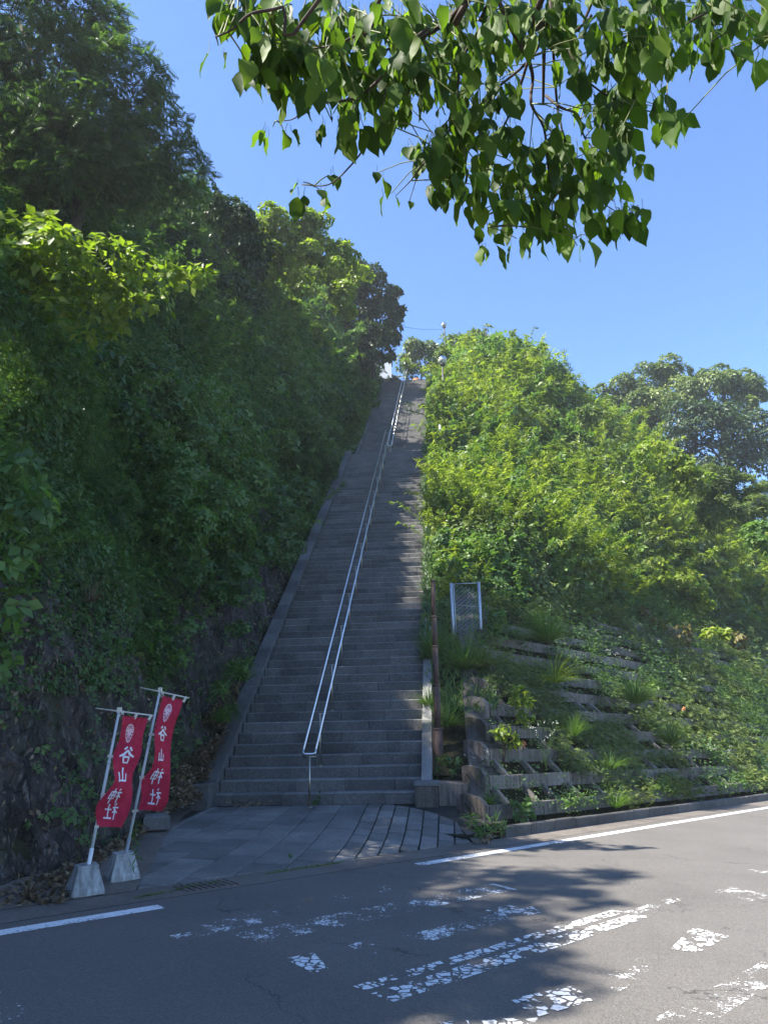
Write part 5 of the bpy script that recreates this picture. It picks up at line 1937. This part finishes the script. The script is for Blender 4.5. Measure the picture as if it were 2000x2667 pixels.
# ------------------------------------------------------------------ rusty stepped post
Yp = 12.3
pb = at(1143, 2002, Yp)
pole = thing("steel_post", pb, "rusty brown stepped steel post standing in the weeds right of the stairs", "post")
sects = [(2002, 1897, .082), (1897, 1783, .056), (1783, 1682, .050), (1682, 1605, .044), (1605, 1512, .036)]
for i, (v0, v1, r_) in enumerate(sects):
    x0 = 1143 - (2002 - v0) * .032; x1 = 1143 - (2002 - v1) * .032
    a_, b_ = at(x0, v0, Yp), at(x1, v1, Yp)
    mb = MB(); mb.tube([a_ - UP * (.15 if i == 0 else 0), b_], r_, 14); part(mb, "tube_section", M['rust'], pole)
    mb = MB(); mb.tube([b_ - UP * .03, b_ - UP * .012, b_ + UP * .01], [r_ + .002, r_ + .010, r_ + .002], 14); part(mb, "collar", M['rust'], pole)

# ------------------------------------------------------------------ chain link fence panel
Yg = 15.3
gA0, gA1 = at(1182, 1668, Yg), at(1174, 1519, Yg)
gB0, gB1 = at(1254, 1688, Yg), at(1246, 1516, Yg)
fence = thing("chain_link_panel", (gA0 + gB0) / 2, "galvanised chain link fence panel between two posts on the bank right of the stairs", "fence")
for nm, a_, b_ in (("post", gA0, gA1), ("post", gB0, gB1)):
    mb = MB(); mb.tube([a_ - UP * .4, b_], .034, 12); part(mb, nm, M['galv'], fence)
for f0, f1 in ((.985, .0), (.62, 0), (.06, 0)):
    mb = MB()
    mb.tube([gA0 + (gA1 - gA0) * f0, gB0 + (gB1 - gB0) * f0], .009 if f0 > .9 else .004, 6); part(mb, "rail", M['galv'], fence)
mb = MB(); o_ = (gB0 - gA0) * .10
mb.tube([gA0 + o_, gA1 + o_ * .9], .012, 6); mb.tube([gB0 - o_ * .4, gB1 - o_ * .4], .012, 6); part(mb, "stretcher_bar", M['galv'], fence)
mb = MB()
Wd = np.linalg.norm(gB0 - gA0); Hd = np.linalg.norm(gA1 - gA0)
st = .085
def gp_(x, y): return gA0 + (gB0 - gA0) * x / Wd + (gA1 - gA0) * y / Hd * (1 - 0) + np.array([0, -.012, 0])
k = -Hd
while k < Wd:
    for sgn in (1, -1):
        pts = []
        for (x, y) in ((k, 0), (k + Hd, Hd)):
            pts.append((x, y) if sgn == 1 else (x, Hd - y))
        (xa_, ya_), (xb_, yb_) = pts
        def clipx(xa_, ya_, xb_, yb_):
            if xa_ < .03: ya_ += (yb_ - ya_) * (.03 - xa_) / (xb_ - xa_); xa_ = .03
            if xb_ > Wd - .03: yb_ -= (yb_ - ya_) * (xb_ - Wd + .03) / (xb_ - xa_); xb_ = Wd - .03
            return xa_, ya_, xb_, yb_
        if xb_ > .05 and xa_ < Wd - .05:
            xa_, ya_, xb_, yb_ = clipx(xa_, ya_, xb_, yb_)
            if xb_ - xa_ > .02: mb.tube([gp_(xa_, ya_), gp_(xb_, yb_) + np.array([0, .006 * sgn, 0])], .0022, 4, cap=False)
    k += st
part(mb, "wire_mesh", M['galv'], fence)

# short white post half buried in the bright bamboo further up
wp = dpx(958, 945, 29.5); wq = dpx(949, 918, 29.9)
r_ = thing("white_post", wp, "short leaning white post half hidden in the bushes beside the upper stairs", "post")
mb = MB(); mb.tube([wp - UP * .5, wq], .05, 10); mb.tube([wq, wq + UP * .02], [.055, .03], 10); part(mb, "post_body", M['pole_white'], r_)


# ------------------------------------------------------------------ globe lamps and the wire
def lamp(label, u, v, Y, rg, vb, lean):
    c = at(u, v, Y)
    foot = at(u + lean, vb, Y) - UP * 1.2
    root = thing("globe_lamp", foot, label, "street lamp", "globe lamps at the top of the stairs")
    nk = c - UP * rg * 1.25
    mb = MB(); mb.tube([foot, nk], [.06, .05], 10); part(mb, "pole", M['dark_metal'], root)
    mb = MB(); mb.lathe(nk, [(.05, -.05), (rg * .62, .02), (rg * .66, rg * .25), (.05, rg * .3)], 18); part(mb, "collar", M['dark_metal'], root)
    g_ = MB(); h_ = MB(); n = 10
    pr = [(rg * math.cos(a), rg * math.sin(a)) for a in np.linspace(-1.25, .12, n)]
    g_.lathe(c, pr, 22)
    pr = [(rg * 1.012 * math.cos(a), rg * 1.012 * math.sin(a)) for a in np.linspace(.10, 1.5707, n)]
    h_.lathe(c, pr, 22)
    part(g_, "globe", M['globe'], root); part(h_, "mirror_cap", M['chrome'], root)
    return c


lamp("nearer globe lamp with a mirrored cap rising from bright bamboo beside the upper stairs", 1152, 938, 34.5, .235, 1000, 1)
far_c = lamp("farther globe lamp on the skyline, higher up and smaller in view", 1156, 846, 56, .235, 925, 7)
wl = thing("overhead_wire", far_c - UP * .7, "thin overhead wire running from the far globe lamp into the dark tree", "wire")
mb = MB(); a_, b_ = at(1150, 858, 56), at(1045, 851, 44)
mb.tube([a_, (a_ + b_) / 2 - UP * .12, b_], .012, 5); part(mb, "cable", M['wire'], wl)

# bits seen at the very top of the stairs
ob = dpx(899, 822, 52); ob[2] = max(ob[2], Z_TOP)
r_ = thing("orange_mat", ob, "low rounded orange object at the top of the stairs, right of the handrail", "equipment")
mb = MB(); mb.lathe(ob, [(.34, -.1), (.30, .08), (.2, .14), (.02, .16)], 14); part(mb, "body", M['orange'], r_)
ww = dpx(817, 800, 60)
r_ = thing("white_building", ww - UP * 1.5, "corner of a small white building behind the top of the stairs on the left", "building")
mb = MB(); mb.box(ww + UP * -.3, (1.2, 1.0, 1.2)); part(mb, "wall", M['white_wall'], r_)
mb = MB(); mb.box(ww + UP * .98, (1.35, 1.15, .08)); part(mb, "roof", M['block'], r_)
plant("clipped_bush", "sandy brown clipped bush at the head of the stairs, left of the handrail", "shrub", [(848, 818, 9), (860, 818, 8), (838, 820, 7)], 'oval', 'leaf_twig', Y=54, lai=2.2)

# small white flowers on stalks along the crib wall
def flowers(name, label, u, v, Y, h, n, spread, mat='flower'):
    b = dpx(u, v, Y)
    root = thing(name, b, label, "wildflower", "white wildflowers on the crib wall")
    st, hd = MB(), MB()
    for k in range(n):
        a = random.uniform(0, 6.28); d = np.array([math.cos(a) * spread, math.sin(a) * spread * .6, 1.0]) * h * random.uniform(.6, 1.05)
        p = b + d; m_ = b + d * .5 + np.array([random.uniform(-.03, .03), 0, .04])
        st.tube([b, m_, p], [.0025, .002, .0012], 4, cap=False)
        for j in range(3):
            c = p + np.array([random.uniform(-.025, .025), random.uniform(-.025, .025), random.uniform(-.02, .02)])
            hd.lathe(c, [(.001, .004), (.0055, .001), (.004, -.003)], 6)
    tag(part(st, "stalks", M['leaf_grass'], root), kind='stuff'); tag(part(hd, "flower_heads", M[mat], root), kind='stuff')


flowers("wildflower", "tall branching white-flowered weed leaning over the third row of the crib wall", 1180, 1660, 12.2, .7, 16, .34)
flowers("wildflower", "low spray of tiny white flowers before the concrete end plates of the crib wall", 1030, 1690, 10.9, .40, 9, .5)
flowers("wildflower", "white-flowered weed on the upper right rows of the crib wall", 1340, 1450, 16.5, .5, 12, .6)
flowers("wildflower", "white-flowered weed near the top centre of the crib wall, above its tilted upper beams", 1270, 1400, 15.8, .5, 12, .6)
flowers("wildflower", "white-flowered weed on the right side of the crib wall near the road", 1560, 1650, 17.0, .4, 10, .7)
for (u, v, Y, lb) in ((1130, 1608, 12.6, "single faded orange flower head beside the spreading yellow-lit weed"), (1477, 1532, 15.6, "single faded orange flower head on the right half of the crib wall")):
    b = dpx(u, v + 14, Y); c = dpx(u, v, Y)
    r_ = thing("flower", b, lb, "wildflower")
    mb = MB(); mb.tube([b, c], .005, 5); part(mb, "stalk", M['leaf_grass'], r_)
    mb = MB()
    for k in range(14):
        p = c + rng.normal(0, .022, 3); mb.lathe(p, [(.001, .012), (.016, .002), (.004, -.008)], 5)
    part(mb, "flower_head", M['flower_orange'], r_)

# ------------------------------------------------------------------ overhanging tree above the camera
def canopy_leaf(name, seed, petiole=True):
    r = random.Random(seed)
    sta = [(0, .03), (.07, .42), (.18, .80), (.32, 1.0), (.48, .97), (.63, .76), (.76, .48), (.87, .20), (1.0, .012)]
    hw = r.uniform(.25, .32)
    V = []
    bend = r.uniform(.02, .48); fold = r.uniform(.05, .6); tw = r.uniform(-.7, .7)
    for x, w in sta:
        for k, sgn in enumerate((-1, 0, 1)):
            y = sgn * hw * w * (1 + (r.uniform(-.09, .09) if sgn else 0))
            z = fold * abs(y) - bend * x * x + (.03 * math.sin(x * 13 + sgn * 2 + seed) * abs(sgn) if 0 < x < .95 else 0)
            a = tw * x
            V.append((x + (r.uniform(-.012, .012) if sgn else 0), y * math.cos(a) - z * math.sin(a), y * math.sin(a) + z * math.cos(a)))
    fs = []
    for i in range(len(sta) - 1):
        for k in (0, 1):
            a = i * 3 + k
            fs.append((a, a + 3, a + 4, a + 1))
    nb = len(fs)
    me = bpy.data.meshes.new(name)
    mi = [0] * nb
    if petiole:
        b = len(V); L = .42
        pp = [(0, 0, 0), (-.2, 0, .05), (-L, 0, .16)]
        for i, p in enumerate(pp):
            for j in range(3):
                a = 2 * math.pi * j / 3
                V.append((p[0], p[1] + .012 * math.cos(a), p[2] + .012 * math.sin(a)))
        for i in range(2):
            for j in range(3):
                fs.append((b + i * 3 + j, b + i * 3 + (j + 1) % 3, b + i * 3 + 3 + (j + 1) % 3, b + i * 3 + 3 + j)); mi.append(1)
    me.from_pydata(V, [], fs)
    me.polygons.foreach_set("material_index", mi)
    me.polygons.foreach_set("use_smooth", [True] * len(fs))
    me.update()
    return me


tree = thing("overhanging_tree", (2.6, -1.8, float(zroad(2.6, -1.8))), "broad-leaved roadside tree whose backlit leafy branches hang across the top of the view", "tree")
TL_ = np.array(tree.location)
leafm = []
for k in range(12):
    me = canopy_leaf("canopy_leaf", 40 + k)
    me.materials.append(M['leaf_canopy']); me.materials.append(M['petiole'])
    leafm.append(me)

BR = [   # polylines in picture pixels with distance from the camera, thickest first
    ([(1425, -40), (1420, 60), (1416, 139), (1414, 270)], 3.2, .012),
    ([(1298, -40), (1298, 0), (1340, 90), (1374, 152), (1387, 203), (1383, 270), (1416, 333), (1425, 420)], 3.1, .010),
    ([(1433, 0), (1436, 63), (1450, 270), (1463, 338), (1475, 430)], 3.35, .007),
    ([(1240, -40), (1214, 0), (1160, 60), (1100, 97), (1040, 150), (986, 210)], 2.8, .011),
    ([(1300, 0), (1286, 25), (1205, 148), (1193, 219), (1184, 312), (1117, 409)], 3.0, .007),
    ([(1374, 160), (1353, 228), (1328, 295), (1277, 397), (1250, 470)], 3.15, .006),
    ([(1416, 97), (1370, 165), (1281, 240), (1239, 287), (1167, 363), (1108, 413)], 3.1, .006),
    ([(1421, 249), (1460, 280), (1505, 300), (1522, 359), (1560, 400)], 3.25, .006),
    ([(1120, 69), (1060, 110), (970, 140)], 2.75, .006),
    ([(986, 210), (929, 253), (853, 266), (809, 250), (759, 203)], 2.7, .0055),
    ([(809, 250), (770, 307), (722, 315)], 2.7, .003),
    ([(1008, 203), (990, 315), (958, 373), (911, 434), (856, 481), (788, 481)], 2.75, .0045),
    ([(860, -40), (737, 18), (654, 36), (607, 76), (563, 96)], 2.4, .0055),
    ([(1010, -40), (990, 40), (930, 90), (860, 120), (760, 130)], 2.6, .006),
    ([(1560, -40), (1540, 40), (1480, 110), (1520, 200), (1600, 260), (1690, 290)], 3.3, .006),
    ([(1700, -40), (1690, 20), (1660, 80), (1690, 120)], 3.2, .005),
    ([(1900, -40), (1860, 20), (1790, 60), (1745, 110)], 3.1, .005),
    ([(2060, -20), (1980, 40), (1900, 80), (1850, 110)], 3.0, .005),
    ([(1463, 338), (1500, 440), (1560, 520), (1620, 560)], 3.3, .004),
    ([(1425, 420), (1440, 520), (1480, 600), (1503, 640)], 3.2, .004),
    ([(1277, 397), (1260, 520), (1270, 590)], 3.1, .003),
    ([(1117, 409), (1070, 470), (1030, 510)], 2.9, .003),
]
BP = []
hub = np.array([2.1, .2, 5.6])
for pts, dist, r_ in BR:
    W3 = []
    for i, (u, v) in enumerate(pts):
        W3.append(CAM + ray(u, v) * (dist + .08 * math.sin(i * 2.1 + u)))
    rad = [r_ * (1 - .6 * i / (len(W3) - 1)) for i in range(len(W3))]
    if pts[0][1] < 0:
        W3 = [hub + np.array([random.uniform(-.2, .2), random.uniform(-.2, .2), random.uniform(-.3, .3)]), (hub + W3[0]) / 2 + UP * .25] + W3
        rad = [r_ * 2.2, r_ * 1.5] + rad
    # subdivide
    P_, q_ = [], []
    for i in range(len(W3) - 1):
        for k in range(4):
            t_ = k / 4
            p0, p1, p2, p3 = W3[max(i - 1, 0)], W3[i], W3[i + 1], W3[min(i + 2, len(W3) - 1)]
            P_.append(.5 * ((2 * p1) + (-p0 + p2) * t_ + (2 * p0 - 5 * p1 + 4 * p2 - p3) * t_ ** 2 + (-p0 + 3 * p1 - 3 * p2 + p3) * t_ ** 3))
            q_.append(rad[i] + (rad[i + 1] - rad[i]) * t_)
    P_.append(W3[-1]); q_.append(rad[-1])
    mb = MB(); mb.tube(P_, q_, 7); part(mb, "branch", M['twig'], tree)
    BP += [p for p in P_[4:]]
BP = np.array(BP)
mb = MB(); mb.tube([TL_ - UP * .2, TL_ + np.array([-.05, .1, 1.6]), TL_ + np.array([.05, .5, 3.4]), hub * .5 + (TL_ + np.array([.05, .5, 3.4])) * .5 + UP * .3, hub], [.22, .17, .14, .10, .06], 12)
part(mb, "trunk", M['bark'], tree)

MASS = [  # u, v, radius (1659 px view), leaf clusters
    (505, 20, 26, 4), (560, 60, 50, 8), (600, 120, 45, 6), (560, 150, 30, 3), (640, 150, 50, 6), (690, 60, 80, 14), (700, 160, 60, 8), (765, 225, 48, 6), (740, 280, 25, 2), (830, 90, 95, 20),
    (850, 205, 60, 9), (950, 110, 90, 20), (950, 235, 60, 9), (1040, 60, 80, 15), (1070, 200, 60, 7), (930, 330, 58, 8), (1000, 330, 70, 12), (1080, 350, 72, 13),
    (985, 420, 46, 7), (1090, 440, 66, 11), (1180, 380, 78, 15), (1180, 470, 50, 7), (1270, 310, 80, 15), (1240, 60, 90, 15), (1300, 170, 72, 11), (1370, 50, 90, 16),
    (1410, 110, 46, 6), (1340, 250, 50, 6), (1425, 245, 32, 4), (1455, 275, 20, 2), (1310, 430, 60, 9), (1335, 350, 60, 8), (1490, 50, 76, 12), (1550, 45, 50, 6), (1620, 40, 45, 5), (1375, 480, 24, 3),
    (1230, 440, 50, 6), (1040, 530, 22, 2), (1120, 520, 30, 3), (1655, 100, 14, 1), (1545, 115, 26, 2), (1365, 165, 16, 1), (1150, 60, 70, 10)]
CL = []
for (u, v, r, n) in MASS:
    for k in range(n):
        a = random.uniform(0, 2 * math.pi); rr = r * math.sqrt(random.random())
        CL.append((u + rr * math.cos(a), v + rr * math.sin(a), None))
    for k in range(int(n * .5) if v < 190 else n // 4):
        CL.append((u + random.uniform(-r, r), v + random.uniform(-r, r * .6), None))
SPEC = [(472, 120, 2), (590, 295, 3), (612, 300, 2), (655, 415, 3), (690, 430, 3), (712, 400, 2), (1245, 535, 3), (845, 440, 2), (885, 455, 1), (815, 395, 2), (1270, 590 - 60, 1)]
for (u, v, n) in SPEC: CL.append((u, v, n))
LEAVES = []
twigs = MB()
for (u, v, n) in CL:
    base_d = 2.45 + .75 * min(max((u - 450) / 650.0, 0), 1)
    c = CAM + ray(u * D, (v - 22) * D) * (base_d + random.gauss(0, .22))
    dd = np.linalg.norm(BP - c, axis=1)
    j = int(np.argmin(dd))
    m_ = (BP[j] + c) / 2 + UP * .06 * dd[j]
    twigs.tube([BP[j], m_, c], [.0026, .0022, .0016], 5, cap=False)
    for k in range(n or random.choice((2, 3, 4, 4, 5))):
        a = random.uniform(0, 2 * math.pi)
        pd = np.array([math.cos(a), math.sin(a), random.uniform(-.9, .25)]); pd /= np.linalg.norm(pd)
        ln = .097 * random.uniform(.55, 1.2)
        ax = norm(pd * random.uniform(.25, .8) + np.array([0, 0, -1.0]) * random.uniform(.7, 1.5))
        nb = norm(np.cross(ax, np.array([math.cos(a + 1.57), math.sin(a + 1.57), random.uniform(-.5, .5)])))
        nb = norm(nb + rng.normal(0, .35, 3))
        nb = norm(nb - ax * (nb @ ax))
        if nb[2] < 0 and random.random() < .75: nb = -nb
        pos = c + pd * ln * .25 + ax * ln * .28
        LEAVES.append((pos, ax, nb, ln, np.linalg.norm(pos - CAM)))
tag(part(twigs, "twigs", M['petiole'], tree), kind='stuff')
LEAVES.sort(key=lambda q: -(q[3] / q[4]))
fv, ff, ft = [], [], []
tmpl = [(np.array([v.co[:] for v in me.vertices]), [tuple(p.vertices) for p in me.polygons]) for me in leafm]
for i, (pos, ax, nb, ln, dist) in enumerate(LEAVES):
    by = np.cross(nb, ax)
    k = random.randrange(len(leafm))
    if i < 300:
        o = link("leaf", leafm[k], tree)
        Mx = Matrix(((ax[0], by[0], nb[0], 0), (ax[1], by[1], nb[1], 0), (ax[2], by[2], nb[2], 0), (0, 0, 0, 1))) @ Matrix.Scale(ln, 4)
        Mx.translation = Vector(pos - TL_)
        o.matrix_basis = Mx
    else:
        tv, tf = tmpl[k]
        b = len(fv)
        V = (pos - TL_) + ln * (tv[:, :1] * ax + tv[:, 1:2] * by + tv[:, 2:] * nb)
        fv += list(V); tn = random.random(); ft += [tn] * len(V)
        ff += [tuple(b + q for q in f) for f in tf]
me = mesh_np("leaf_mass", np.array(fv), np.array(ff), np.array(ft), True)
o = link("leaf", me, tree, M['leaf_canopy_far']); tag(o, "the many smaller-looking leaves among the branches", kind='stuff')
# the rest of the crown, above and behind the view
n = 2600
P = hub + norm(rng.normal(size=(n, 3)) * np.array([1.3, 1, .7])) * rng.uniform(.4, 1.0, (n, 1)) ** .5 * np.array([2.6, 2.0, 1.3]) + np.array([.2, -.2, .7])
u_, v_, z_ = project(P)
P = P[(z_ < 0) | (v_ < -60)]; n = len(P)
V, Fc, to = leaves(P, rng.normal(size=(n, 3)) * .6 + np.array([0, 0, -.7]), rng.normal(size=(n, 3)) * .5 + np.array([0, 0, .8]), rng.uniform(.08, .13, n), 'broad', rng.random(n))
o = link("crown", mesh_np("crown", V - TL_, Fc, to), tree, M['leaf_canopy_far']); tag(o, kind='stuff')
hz = MB(); hz.box((0, 20, 12), (210, 210, 40))
t = NT("haze_air")
pv = t.n("ShaderNodeVolumePrincipled")
pv.inputs['Color'].default_value = (.92, .95, 1.0, 1)
pv.inputs['Density'].default_value = .0008
pv.inputs['Anisotropy'].default_value = .25
t.l(pv.outputs[0], t.out.inputs['Volume'])
tag(hz.build("haze", t.m), kind='stuff')
print("leaf tris", NTRI[0], "canopy leaves", len(LEAVES))
